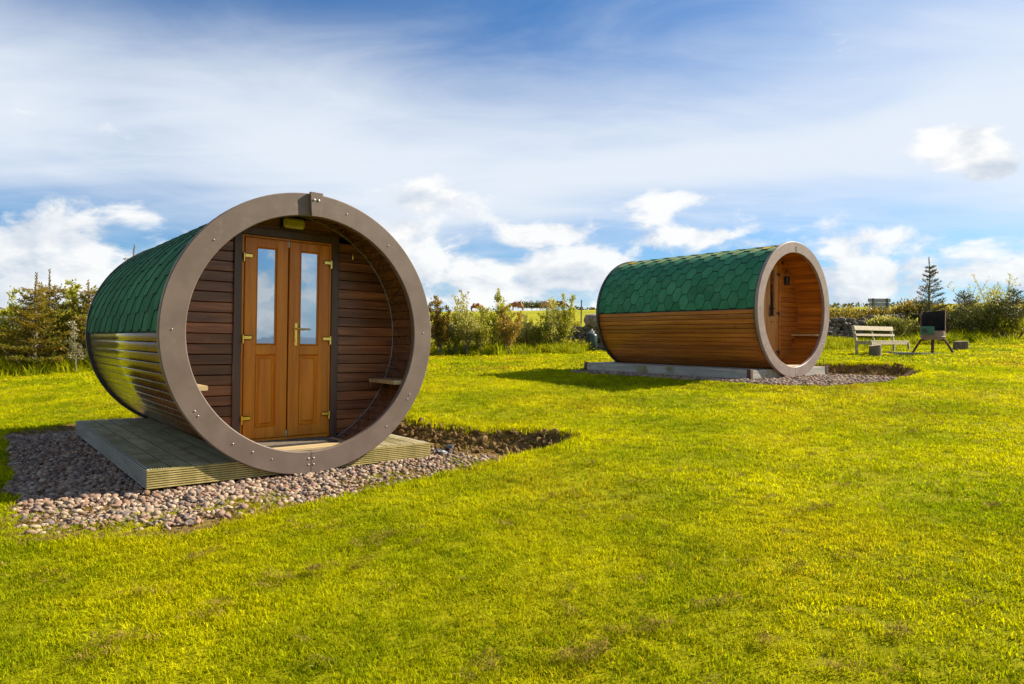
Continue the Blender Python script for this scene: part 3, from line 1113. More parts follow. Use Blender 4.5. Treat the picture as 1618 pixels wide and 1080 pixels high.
def stave_mesh(name, y0, y1, edge=.965, drop=.015):
    w = 2 * PI * R_ST / N_ST * .985
    V, F = [], []
    out = []
    for u in (-1, -edge, -.80, 0, .80, edge, 1):
        out.append((u * w / 2, R_ST - (drop if abs(u) == 1 else .0050 * abs(u) ** 3)))
    wi = w * R_LIN / R_ST
    inn = [(wi / 2, R_LIN + .004), (wi / 2 - .004, R_LIN), (-wi / 2 + .004, R_LIN), (-wi / 2, R_LIN + .004)]
    # local: x tangential, z radial from the axis; corners doubled for crisp shading
    sec = out + [out[-1], inn[0], inn[0], inn[1], inn[1], inn[2], inn[2], inn[3], inn[3], out[0]]
    segs = [(i, i + 1) for i in range(6)] + [(7, 8), (9, 10), (11, 12), (13, 14), (15, 16)]
    # last segment joins inn[3] to out[0]
    sec = out + [out[6], inn[0], inn[0], inn[1], inn[1], inn[2], inn[2], inn[3], inn[3], out[0]]
    segs = [(i, i + 1) for i in range(6)] + [(7, 8), (9, 10), (11, 12), (13, 14), (15, 16)]
    sec = [out[i] for i in range(7)] + [out[6], inn[0], inn[0], inn[1], inn[1], inn[2], inn[2], inn[3], inn[3], out[0]]
    n = len(sec)
    for yy in (y0, y1):
        for (x, z) in sec:
            V.append((x, yy, z))
    for a, b in segs:
        F.append([a, a + n, b + n, b])
    F.append(list(range(0, 7)) + [8, 10, 12, 14])
    F.append([n + i for i in (14, 12, 10, 8)] + [n + i for i in range(6, -1, -1)])
    me = bpy.data.meshes.new(name)
    me.from_pydata(V, [], F)
    bm = bmesh.new()
    bm.from_mesh(me)
    bmesh.ops.recalc_face_normals(bm, faces=bm.faces)
    bm.to_mesh(me)
    bm.free()
    for p in me.polygons:
        p.use_smooth = 0 < p.index < 5
    return me


TP, TSL, TPP, TE = .333, .0555, .111, .1405   # shingle pitch, slant, flat, exposure


def shingle_mesh(name, clip0=None, clip1=None):
    """one hexagonal felt tab; x along arc upward as angle, y along the axis (centre 0)"""
    V, F, Dk = [], [], []
    th, bd = .006, .008
    ss = [0, bd, TE * .34, TE * .67, TE, TE * 1.33, TE * 1.67, TE * 2]
    for s in ss:
        hw = TPP / 2 + TSL * (s / TE) if s <= TE else TPP / 2 + TSL * (2 - s / TE) + .010
        rad = R_ST + .0205 - .012 * s / (2 * TE)
        a = s / (R_ST + .01)
        for yv in (-hw, -hw + bd * 1.1, hw - bd * 1.1, hw):
            if clip0 is not None:
                yv = max(yv, clip0)
            if clip1 is not None:
                yv = min(yv, clip1)
            # angle a measured from the tile's lower edge, rolled in the plane x (tangential) z (radial)
            V.append((math.sin(a) * rad, yv, math.cos(a) * rad))
    nt = len(V)
    for s_i, s in enumerate(ss):
        for k in (0, 3):
            q = V[s_i * 4 + k]
            f = 1 - th / (R_ST + .012)
            V.append((q[0] * f, q[1], q[2] * f))
    for i in range(len(ss) - 1):
        b, c = i * 4, (i + 1) * 4
        for k in range(3):
            F.append((b + k, b + k + 1, c + k + 1, c + k))
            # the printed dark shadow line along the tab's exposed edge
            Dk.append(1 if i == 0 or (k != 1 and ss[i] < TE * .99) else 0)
        u, w = nt + i * 2, nt + (i + 1) * 2
        F.append((u, b, c, w))
        F.append((b + 3, u + 1, w + 1, c + 3))
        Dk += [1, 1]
    F.append((0, nt, nt + 1, 3))
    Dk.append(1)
    me = bpy.data.meshes.new(name)
    me.from_pydata(V, [], F)
    me.polygons.foreach_set('material_index', Dk)
    bm = bmesh.new()
    bm.from_mesh(me)
    bmesh.ops.recalc_face_normals(bm, faces=bm.faces)
    bm.to_mesh(me)
    bm.free()
    return me


MESH = {}
MESH['stave'] = stave_mesh('stave', .05, LEN)
MESH['stave_far'] = stave_mesh('stave', .05, LEN, .865, .026)
MESH['tile'] = shingle_mesh('shingle')


def screw(parent, loc, r=.0085, mat='steel', name='screw'):
    key = ('screw', r)
    if key not in MESH:
        bm = bmesh.new()
        cyl(bm, (0, 0, 0), (0, -.004, 0), r, r, 10)
        cyl(bm, (0, -.004, 0), (0, -.0065, 0), r * .8, r * .3, 10)
        MESH[key] = bm_mesh('screw', bm)
    k2 = (key, mat)
    if k2 not in MESH:
        me = MESH[key].copy()
        me.materials.append(MT[mat])
        MESH[k2] = me
    o = new_obj(name, MESH[k2], None, parent)
    o.location = loc
    return o


def chord(z, rad):
    d = rad * rad - (z - RC) ** 2
    return math.sqrt(d) if d > 0 else 0.0


def build_cabin(near):
    pod = NEAR if near else FAR
    t = empty('barrel_cabin', (*pod['loc'], pod['z']), (pod['p'], pod['r'], pod['th']))
    sfx = '' if near else '_far'
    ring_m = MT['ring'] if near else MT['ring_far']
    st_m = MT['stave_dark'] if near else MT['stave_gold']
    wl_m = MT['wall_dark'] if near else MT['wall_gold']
    # front ring in two halves
    sec = [(R_IN, .006), (R_IN + .006, 0), (R_OUT - .008, 0), (R_OUT, .008), (R_OUT, .048), (R_IN, .048)]
    halves = []
    for a0, a1 in ((PI / 2 + .0022, 1.5 * PI - .0022), (-PI / 2 + .0022, PI / 2 - .0022)):
        bm = bmesh.new()
        arc_strip(bm, sec, a0, a1, 64)
        halves.append(new_obj('ring_half', bm_mesh('ring_half', bm), ring_m, t))
    for a in ((2.42, 3.13, 3.72, 3.76, 4.08, 4.24, 4.40), (.86, .03, -.52, -.565, -.86, 1.30)):
        for q in a:
            hv = halves[0] if math.cos(q) < 0 else halves[1]
            rr = (R_IN + R_OUT) / 2 + .018 * math.sin(q * 7)
            screw(hv, (rr * math.cos(q), .001, RC + rr * math.sin(q)), .0062 if near else .007, 'steel')
    for sx in (-1, 1):
        for rr in (R_IN + .055, R_IN + .105):
            screw(halves[0] if sx < 0 else halves[1], (sx * .022, .001, RC - rr), .0075, 'steel')
    # dark trim just behind the ring's rim and at the back end
    for (y0, y1, nm) in ((.0485, .075, 'ring_backing'), (LEN - .03, LEN + .02, 'rear_band')):
        bm = bmesh.new()
        ro = R_OUT - .018 if nm == 'ring_backing' else R_OUT - .022
        arc_strip(bm, [(R_ST - .03, y0), (ro, y0), (ro, y1), (R_ST - .03, y1)], 0, 2 * PI, 96, caps=False)
        bmesh.ops.remove_doubles(bm, verts=bm.verts, dist=1e-5)
        new_obj(nm, bm_mesh(nm, bm), MT['ring_edge'], t)
    if near:
        bm = bmesh.new()
        vs = [(-.040, -.034, RC + .960), (.036, -.034, RC + .960), (.057, -.034, RC + 1.158), (-.053, -.034, RC + 1.158)]
        f = [bm.verts.new(v) for v in vs]
        b = [bm.verts.new((v[0], -.0015, v[2])) for v in vs]
        bm.faces.new(f)
        for i in range(4):
            bm.faces.new((f[i], b[i], b[(i + 1) % 4], f[(i + 1) % 4]))
        bm.faces.new(list(reversed(b)))
        bmesh.ops.bevel(bm, geom=list(bm.edges), offset=.003, segments=1, affect='EDGES')
        ks = new_obj('keystone_plate', bm_mesh('keystone_plate', bm), ring_m, t)
        for sx in (-.020, .018):
            screw(ks, (sx, -.035, RC + 1.095), .0095, 'steel')
    else:
        br = new_obj('joint_plate', boxmesh('joint_plate', -.016, .016, -.004, -.0005, RC + .99, RC + 1.07, .001), MT['bead'], t)
        screw(br, (0, -.004, RC + 1.05), .007, 'black')
        screw(br, (0, -.004, RC + 1.01), .007, 'black')
    # staves
    me = MESH['stave' if near else 'stave_far'].copy()
    me.materials.append(st_m)
    for i in range(N_ST):
        o = new_obj('stave', me, None, t)
        o.location = (0, 0, RC)
        o.rotation_euler = (0, 2 * PI * (i + .5) / N_ST, 0)
    # felt under the shingles
    bm = bmesh.new()
    arc_strip(bm, [(R_ST + .0005, .076), (R_ST + .004, .076), (R_ST + .004, LEN - .031), (R_ST + .0005, LEN - .031)], -.012, PI + .012, 64)
    new_obj('roof_felt', bm_mesh('roof_felt', bm), MT['felt'], t)
    # shingles, laid from both eaves to the ridge
    tile_me = {}
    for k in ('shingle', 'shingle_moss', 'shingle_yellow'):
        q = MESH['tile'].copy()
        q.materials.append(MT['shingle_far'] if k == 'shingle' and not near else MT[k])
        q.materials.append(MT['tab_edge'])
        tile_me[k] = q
    rr = random.Random(3 if near else 5)
    nrow = 13
    ystart, yend = .080, LEN - .034
    dA = TE / (R_ST + .01)
    for side in (-1, 1):
        for row in range(-1, nrow):
            off = (row % 2) * TP / 2
            ny = int((yend - ystart) / TP) + 2
            for c in range(-1, ny):
                yc = ystart + .06 + off + c * TP
                h0, h1 = ystart - yc, yend - yc
                if h1 < -.10 or h0 > .10:
                    continue
                # ridge tabs with moss and painted sunlight, yellow lichen on a few tabs by the rim
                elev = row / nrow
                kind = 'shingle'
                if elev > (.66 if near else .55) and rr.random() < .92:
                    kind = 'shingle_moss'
                if near:
                    if elev > .62 and yc > 2.2 and rr.random() < .35:
                        kind = 'shingle_yellow'
                else:
                    if (elev > .56 and yc < .36) or (elev > .66 and yc > 3.1):
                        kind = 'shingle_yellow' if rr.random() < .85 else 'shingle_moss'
                clip = h0 > -(TPP / 2 + TSL + .01) or h1 < (TPP / 2 + TSL + .01) or row == -1
                if clip:
                    mq = shingle_clip(h0, h1, row == -1)
                    if mq is None:
                        continue
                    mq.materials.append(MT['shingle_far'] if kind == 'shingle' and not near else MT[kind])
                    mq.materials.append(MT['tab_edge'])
                else:
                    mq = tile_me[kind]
                o = new_obj('shingle', mq, None, t)
                ang = -PI / 2 + (row + .08) * dA            # from the vertical, -90 deg = eave
                ang += rr.uniform(-.002, .002)
                o.location = (0, yc + (rr.uniform(-.004, .004) if not clip else 0), RC)
                if side < 0:
                    o.rotation_euler = (0, ang, 0)
                else:
                    # the right slope: turn the tab about the vertical
                    o.rotation_euler = (Matrix.Rotation(-ang, 4, 'Y') @ Matrix.Rotation(PI, 4, 'Z')).to_euler()
                    if clip:
                        bpy.data.meshes.remove(mq)
                        mq = shingle_clip(-h1, -h0, row == -1)
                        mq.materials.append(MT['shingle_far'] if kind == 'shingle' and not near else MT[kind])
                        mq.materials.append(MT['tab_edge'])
                        o2 = bpy.data.objects.new('shingle', mq)
                        COL.objects.link(o2)
                        o2.parent = t
                        o2.location = (0, yc, RC)
                        o2.rotation_euler = (Matrix.Rotation(-ang, 4, 'Y') @ Matrix.Rotation(PI, 4, 'Z')).to_euler()
    # ---- front wall of the porch: boards cut to the round, with the doorway left open
    bh = .0865
    DW = .470 if near else .44
    DTOP, DBOT = 2.052, .20
    nb = int(2 * R_LIN / bh) + 1
    for i in range(nb):
        z0 = RC - R_LIN + .02 + i * bh
        z1 = z0 + bh - .004
        if z0 > RC + R_LIN - .03:
            break

        def piece(xa, xb, za, zb):
            # polygon between two x-limits, each limit either the round lining or a straight cut
            n = 4
            left, right = [], []
            for q_ in (0, .045, .5, .955, 1):
                z = za + (zb - za) * q_
                c = chord(z, R_LIN - .004)
                l = max(-c, xa)
                r = min(c, xb)
                if r - l < .012:
                    continue
                left.append((l, z))
                right.append((r, z))
            if len(left) < 2:
                return
            poly = right + left[::-1]
            bm = bmesh.new()
            y0 = WALL_Y0 + .003 * math.sin(i * 2.3 + xa * 5)
            fr = [bm.verts.new((x, y0 + (.006 if k in (0, len(right) - 1, len(right), len(poly) - 1) else 0), z)) for k, (x, z) in enumerate(poly)]
            bk = [bm.verts.new((x, WALL_Y0 + .03, z)) for (x, z) in poly]
            m_ = len(poly)
            # front face as strips so the lapped edge turns back
            nn = len(right)
            for k in range(nn - 1):
                bm.faces.new((fr[k], fr[k + 1], fr[m_ - 2 - k], fr[m_ - 1 - k]))
            for k in range(m_):
                k2 = (k + 1) % m_
                bm.faces.new((fr[k], bk[k], bk[k2], fr[k2]))
            new_obj('wall_board', bm_mesh('wall_board', bm), wl_m, t)
        if z1 < DBOT or z0 > DTOP - .01:
            piece(-2, 2, z0, z1)
        elif z1 > DTOP:
            piece(-2, 2, max(z0, DTOP + .002), z1)
        else:
            piece(-2, -DW + .002, max(z0, .0), z1)
            piece(DW - .002, 2, max(z0, .0), z1)
    bm = bmesh.new()
    arc_strip(bm, [(R_LIN - .008, WALL_Y0 - .004), (R_LIN - .003, WALL_Y0 - .008), (R_LIN - .001, WALL_Y0 - .006), (R_LIN - .001, WALL_Y0 + .002), (R_LIN - .008, WALL_Y0 + .002)], 0, 2 * PI, 96, caps=False)
    bmesh.ops.remove_doubles(bm, verts=bm.verts, dist=1e-5)
    new_obj('sealant_bead', bm_mesh('sealant_bead', bm), MT['bead'] if near else MT['wall_gold'], t)
    bm = bmesh.new()
    cyl(bm, (0, LEN - .06, RC), (0, LEN - .02, RC), R_LIN - .002, None, 64)
    new_obj('rear_wall', bm_mesh('rear_wall', bm), wl_m, t)
    # casing
    yc0, yc1 = WALL_Y0 - .022, WALL_Y0 + .04
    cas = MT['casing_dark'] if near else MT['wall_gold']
    cw = .066 if near else .05
    for nm, b in (('casing', (-DW, -DW + cw, yc0, yc1, DBOT - .02, DTOP)), ('casing', (DW - cw, DW, yc0, yc1, DBOT - .02, DTOP)),
                  ('casing', (-DW + cw + .001, DW - cw - .001, yc0 + .002, yc1, DTOP - .066, DTOP))):
        new_obj(nm, boxmesh('casing', *b, .004), cas, t)
    dm = MT['door'] if near else MT['door_gold']
    fi = DW - cw                       # inner half width of the casing
    yf = WALL_Y0 - .004
    # door frame
    zt, zb = DTOP - .068, .205
    bm = bmesh.new()
    box(bm, -fi + .001, -fi + .022, yf, yf + .06, zb, zt, .003)
    box(bm, fi - .022, fi - .001, yf, yf + .06, zb, zt, .003)
    box(bm, -fi + .0225, fi - .0225, yf + .001, yf + .06, zt - .02, zt - .0005, .003)
    box(bm, -fi + .0225, fi - .0225, yf - .006, yf + .06, zb - .002, zb + .028, .003)
    new_obj('door_frame', bm_mesh('door_frame', bm), dm, t)
    x_in = fi - .0245
    lz0, lz1 = zb + .032, zt - .023
    for s in (-1, 1):
        xa, xb = (-x_in, -.006) if s < 0 else (.006, x_in)
        yl = yf - .012
        bm = bmesh.new()
        sw = .100
        gz0, gz1 = 1.045, 1.885
        pz0, pz1 = .335, .958
        box(bm, xa, xa + sw, yl, yl + .05, lz0, lz1, .005)
        box(bm, xb - sw, xb, yl, yl + .05, lz0, lz1, .005)
        for (za, zb_) in ((lz0, pz0), (pz1, gz0), (gz1, lz1)):
            box(bm, xa + sw - .004, xb - sw + .004, yl + .0008, yl + .05, za + (.0 if za == lz0 else .0), zb_, .005)
        leaf = new_obj('door_leaf', bm_mesh('door_leaf', bm), dm, t)
        ga, gb = xa + sw, xb - sw
        # glazing bead
        bm = bmesh.new()
        for b in ((ga + .0005, ga + .012, gz0 + .0005, gz1 - .0005), (gb - .012, gb - .0005, gz0 + .0005, gz1 - .0005), (ga + .0125, gb - .0125, gz0 + .0005, gz0 + .012), (ga + .0125, gb - .0125, gz1 - .012, gz1 - .0005)):
            box(bm, b[0], b[1], yl + .012, yl + .03, b[2], b[3], .003)
        new_obj('glazing_bead', bm_mesh('glazing_bead', bm), dm, leaf)
        new_obj('pane', boxmesh('pane', ga + .003, gb - .003, yl + .020, yl + .026, gz0 + .003, gz1 - .003), MT['glass'], leaf)
        # raised and fielded panel: a sunk border with a proud centre
        bm = bmesh.new()
        P0 = [(ga + .0005, pz0 + .0005), (gb - .0005, pz0 + .0005), (gb - .0005, pz1 - .0005), (ga + .0005, pz1 - .0005)]

        def loop(ins, y):
            return [bm.verts.new((p[0] + (ins if i in (0, 3) else -ins), y, p[1] + (ins if i < 2 else -ins))) for i, p in enumerate(P0)]
        L0, L1, L2, L3 = loop(0, yl + .004), loop(.012, yl + .020), loop(.020, yl + .020), loop(.036, yl + .008)
        for A_, B_ in ((L0, L1), (L1, L2), (L2, L3)):
            for i in range(4):
                bm.faces.new((A_[i], A_[(i + 1) % 4], B_[(i + 1) % 4], B_[i]))
        bm.faces.new(L3)
        new_obj('door_panel', bm_mesh('door_panel', bm), dm, leaf)
        # hinges on the outer edge
        hm = MT['brass'] if near else MT['black']
        xe = xa if s < 0 else xb
        for zc in (1.80, 1.105, .42):
            bm = bmesh.new()
            xi = xe + .062 * (1 if s < 0 else -1)
            xo = xe - .012 * (1 if s < 0 else -1)
            box(bm, min(xi, xo), max(xi, xo), yl - .024, yl - .001, zc - .019, zc + .019, .007)
            cyl(bm, (xo, yl - .012, zc - .05), (xo, yl - .012, zc + .022), .011, .011, 10)
            hg = new_obj('hinge', bm_mesh('hinge', bm), hm, leaf)
        # shoot bolts on the meeting edge of the first leaf
        if s < 0:
            for zc in (lz0 + .03, lz1 - .03):
                new_obj('edge_bolt', boxmesh('edge_bolt', xb - .006, xb + .009, yl - .004, yl + .012, zc - .028, zc + .028, .002), MT['steel'], leaf)
        else:
            bm = bmesh.new()
            xh = xa + .062
            box(bm, xh - .015, xh + .015, yl - .010, yl - .0005, 1.035, 1.245, .006)
            plate = new_obj('handle', bm_mesh('handle', bm), hm, leaf)
            plate.data.polygons.foreach_set('use_smooth', [False] * len(plate.data.polygons))
            bm = bmesh.new()
            cyl(bm, (xh, yl - .010, 1.19), (xh, yl - .052, 1.19), .010, .010, 10)
            cyl(bm, (xh - .006, yl - .052, 1.19), (xh + .115, yl - .050, 1.186), .0095, .008, 10)
            cyl(bm, (xh, yl - .0105, 1.085), (xh, yl - .018, 1.085), .010, .009, 12)
            merge = bm_mesh('handle_lever', bm)
            # lever is a third level piece: joined into the handle plate
            b2 = bmesh.new()
            b2.from_mesh(plate.data)
            b2.from_mesh(merge)
            b2.to_mesh(plate.data)
            b2.free()
    if near:
        # bulkhead lamp above the door
        bm = bmesh.new()
        box(bm, -.085, .135, WALL_Y0 - .03, WALL_Y0 - .004, 2.062, 2.172, .010)
        lamp = new_obj('porch_lamp', bm_mesh('porch_lamp', bm), MT['black'], t)
        bm = bmesh.new()
        box(bm, -.072, .122, WALL_Y0 - .085, WALL_Y0 - .0305, 2.070, 2.164, .022)
        new_obj('lamp_glass', bm_mesh('lamp_glass', bm), MT['lampglass'], lamp)
    else:
        bm = bmesh.new()
        box(bm, .56, .66, WALL_Y0 - .07, WALL_Y0 - .004, 1.62, 1.78, .012)
        lamp = new_obj('porch_lamp', bm_mesh('porch_lamp', bm), MT['black'], t)
    # coat hooks
    for (hx, hz_) in ((.60, 1.89), (-.62, 1.93)):
        path = [(hx, WALL_Y0 - .004, hz_ - .03), (hx, WALL_Y0 - .012, hz_ - .035), (hx, WALL_Y0 - .035, hz_ - .03), (hx - .004, WALL_Y0 - .045, hz_ - .005), (hx + .004, WALL_Y0 - .03, hz_ + .03)]
        V, F = tube_np(path, [.010, .011, .010, .009, .006], 8)
        new_obj('coat_hook', np_mesh('coat_hook', V, F), MT['brass'] if near else MT['black'], t, True)
    # the two narrow seats in the porch
    for s in (-1, 1):
        bm = bmesh.new()
        za, zb_ = .700, .734
        c0, c1 = chord(za, R_LIN - .003), chord(zb_, R_LIN - .003)
        x0 = .795
        vs = []
        for (y_, e) in ((.052, 0), (WALL_Y0 - .017, 0)):
            vs.append([bm.verts.new((s * x, y_, z)) for (x, z) in ((x0, za), (c0, za), (c1, zb_), (x0, zb_))])
        for k in range(4):
            bm.faces.new((vs[0][k], vs[0][(k + 1) % 4], vs[1][(k + 1) % 4], vs[1][k]))
        bm.faces.new(vs[0])
        bm.faces.new(vs[1][::-1])
        seat = new_obj('porch_seat', bm_mesh('porch_seat', bm), MT['floor'], t)
        new_obj('seat_batten', boxmesh('seat_batten', min(s * .80, s * .90), max(s * .80, s * .90), WALL_Y0 - .042, WALL_Y0 - .018, .652, .699, .003), wl_m, seat)
    # porch floor boards laid across
    zf = .200
    for k in range(4):
        ya, yb = .052 + k * .1225, .052 + k * .1225 + .119
        cxx = chord(zf - .024, R_LIN - .002)
        new_obj('floor_board', boxmesh('floor_board', -cxx, cxx, ya, yb, zf - .024, zf, .003), MT['floor'], t)
    return t


def shingle_clip(h0, h1, low):
    """a tab trimmed at the roof's end; low: only the upper half of the first course under the eave line"""
    if h0 > .105 or h1 < -.105:
        return None
    me = shingle_mesh('shingle_cut', h0, h1)
    if low:
        bm = bmesh.new()
        bm.from_mesh(me)
        a = TE * .93 / (R_ST + .01)
        n = Vector((math.cos(a), 0, -math.sin(a)))
        bmesh.ops.bisect_plane(bm, geom=list(bm.verts) + list(bm.edges) + list(bm.faces), plane_co=(0, 0, 0), plane_no=n, clear_inner=True)
        bm.to_mesh(me)
        bm.free()
    return me


c1 = build_cabin(True)
tag(c1, 'dark stained barrel cabin with double oak doors and grey brown ring, nearest the camera', 'cabin', 'barrel cabins on the lawn')
c2 = build_cabin(False)
tag(c2, 'amber timber barrel cabin with green shingles and pale ring, farther off by the bench', 'cabin', 'barrel cabins on the lawn')

# doormat in the near porch
dmt = empty('doormat', (*NEAR['loc'], NEAR['z']), (NEAR['p'], NEAR['r'], NEAR['th']))
tag(dmt, 'dark ribbed doormat on the porch floor before the oak double doors', 'doormat')
new_obj('mat_base', boxmesh('mat_base', -.36, .34, .215, .515, .2005, .212, .003), MT['mat_dark'], dmt)
rib = boxmesh('rib', -.345, .325, -.008, .008, .2125, .219, .002)
rib.materials.append(MT['mat'])
for k in range(11):
    o = new_obj('rib', rib, None, dmt)
    o.location = (0, .235 + k * .0262, 0)


# ------------------------------------------------------------------ decks
def ribbed(name, length, width, thick, n=9, axis='y', depth=.009):
    """decking board with lengthwise grooves on its top face; runs along +y, width along +x from 0"""
    top = []
    p = width / n
    for i in range(n):
        a = i * p
        top += [(a + .14 * p, -depth), (a + .20 * p, 0), (a + .80 * p, 0), (a + .86 * p, -depth)]
    sec = [(0, -thick), (0, -depth)] + top + [(width, -depth), (width, -thick)]
    V = [(x, y, z) for y in (0, length) for (x, z) in sec]
    k = len(sec)
    F = [[i, (i + 1) % k, (i + 1) % k + k, i + k] for i in range(k)]
    F += [list(range(k))[::-1], [i + k for i in range(k)]]
    me = bpy.data.meshes.new(name)
    me.from_pydata(V, [], F)
    # dirt and algae in the grooves, their shade painted in as darker colour
    me.polygons.foreach_set('material_index', [1 if (len(f) == 4 and min(V[j][2] for j in f) < -depth * .5 and min(V[j][2] for j in f) > -depth * 1.5) else 0 for f in F])
    bm = bmesh.new()
    bm.from_mesh(me)
    bmesh.ops.recalc_face_normals(bm, faces=bm.faces)
    bm.to_mesh(me)
    bm.free()
    return me


DT = .1472
dk = empty('timber_deck', (*NEAR['loc'], NEAR['z']), (NEAR['p'], NEAR['r'], NEAR['th']))
tag(dk, 'low ribbed timber deck, mossy on its left, under the near cabin', 'deck', 'decks under the cabins')
x0, x1, y0, y1 = DECK_N
bw = .142
me_b = ribbed('deck_board', y1 - y0 - .030, bw - .014, .026, 8)
me_b.materials.append(MT['deck'])
me_b.materials.append(MT['groove'])
for k in range(5):
    for s in (-1, 1):
        o = new_obj('deck_board', me_b, None, dk)
        xx = x0 + .026 + k * bw if s < 0 else x1 - .026 - (k + 1) * bw + .014
        o.location = (xx, y0 + .0285, DT - .003 + random.uniform(-.0015, .0015))
me_f = ribbed('fascia_board', x1 - x0, DT - .012, .024, 8)
me_f.materials.append(MT['deck_x'])
me_f.materials.append(MT['groove'])
o = new_obj('fascia_board', me_f, None, dk)
# board axis y -> x, its grooved face turned to the front (-y)
o.matrix_local = Matrix.Translation((x1, y0, .006)) @ Matrix(((0, -1, 0, 0), (0, 0, -1, 0), (1, 0, 0, 0), (0, 0, 0, 1)))
me_s = ribbed('fascia_board_side', y1 - y0 - .026, DT - .010, .024, 9)
me_s.materials.append(MT['deck_side'])
me_s.materials.append(MT['groove'])
for s in (-1, 1):
    o = new_obj('fascia_board', me_s, None, dk)
    if s < 0:
        o.matrix_local = Matrix.Translation((x0, y0 + .026, .004)) @ Matrix(((0, 0, -1, 0), (0, 1, 0, 0), (1, 0, 0, 0), (0, 0, 0, 1)))
    else:
        o.matrix_local = Matrix.Translation((x1, y0 + .026, .004)) @ Matrix(((0, 0, 1, 0), (0, 1, 0, 0), (1, 0, 0, 0), (0, 0, 0, 1)))
for s in (-1, 1):
    new_obj('joist', boxmesh('joist', s * .86 - .03, s * .86 + .03, y0 + .03, y1 - .03, -.02, DT - .032), MT['post_end'], dk)

dk2 = empty('timber_deck', (*FAR['loc'], FAR['z']), (FAR['p'], FAR['r'], FAR['th']))
tag(dk2, 'plain pale board deck with dark corner blocks under the far cabin', 'deck', 'decks under the cabins')
x0, x1, y0, y1 = DECK_F
ft = .150
for s in (-1, 1):
    xs = x0 if s < 0 else x1 - .03
    new_obj('side_board', boxmesh('side_board', xs, xs + .03, y0 + .072, y1 - .072, .006, ft, .003), MT['deck_far'], dk2)
    for yy in (y0, y1 - .07):
        xa = x0 - .012 if s < 0 else x1 - .058
        new_obj('corner_block', boxmesh('corner_block', xa, xa + .07, yy, yy + .07, -.02, ft + .012, .004), MT['post_end'], dk2)
new_obj('front_board', boxmesh('front_board', x0 + .060, x1 - .060, y0 + .01, y0 + .04, .006, ft, .003), MT['deck_far'], dk2)
new_obj('back_board', boxmesh('back_board', x0 + .060, x1 - .060, y1 - .04, y1 - .01, .006, ft, .003), MT['deck_far'], dk2)
me_b = boxmesh('deck_board', 0, .112, y0 + .042, y1 - .042, ft - .03, ft - .004, .003)
me_b.materials.append(MT['deck_far'])
for k in range(6):
    for s in (-1, 1):
        o = new_obj('deck_board', me_b, None, dk2)
        o.location = (x0 + .034 + k * .1165 if s < 0 else x1 - .034 - (k + 1) * .1165 + .0045, 0, random.uniform(-.001, .001))

# ------------------------------------------------------------------ dark stones beside the near deck
def rock(name, seed, ax, sub=2, rough=.16):
    bm = bmesh.new()
    bmesh.ops.create_icosphere(bm, subdivisions=sub, radius=.5)
    r = random.Random(seed)
    ph = [r.uniform(0, 6) for _ in range(6)]
    for v in bm.verts:
        c = v.co
        k = 1 + rough * (math.sin(c.x * 7 + ph[0]) + math.sin(c.y * 8 + ph[1]) + math.sin(c.z * 7 + ph[2])) / 1.6 + r.uniform(-.05, .05)
        # squared-off shape
        m_ = max(abs(c.x), abs(c.y), abs(c.z)) * 2
        q = (1 / m_) ** .45
        v.co = Vector((c.x * ax[0] * k * q, c.y * ax[1] * k * q, c.z * ax[2] * k * q))
    return bm_mesh(name, bm)


for i, (lx, ly, a, lab) in enumerate(((1.36, .12, (.15, .08, .05), 'flat blue black slate on the pebbles touching the ribbed deck corner'),
                                      (1.52, .22, (.12, .09, .075), 'upright blue black slate lump at the foot of the soil bank'))):
    X, Y = to_world(lx, ly, NEAR)
    o = new_obj('slate_stone', rock('slate_stone', 60 + i, a, 2, .2), MT['slate'])
    o.location = (X, Y, gz(X, Y) + .035)
    o.rotation_euler = (.2, .3 - .5 * i, .7 + i)
    tag(o, lab, 'stone', 'dark stones by the near deck')


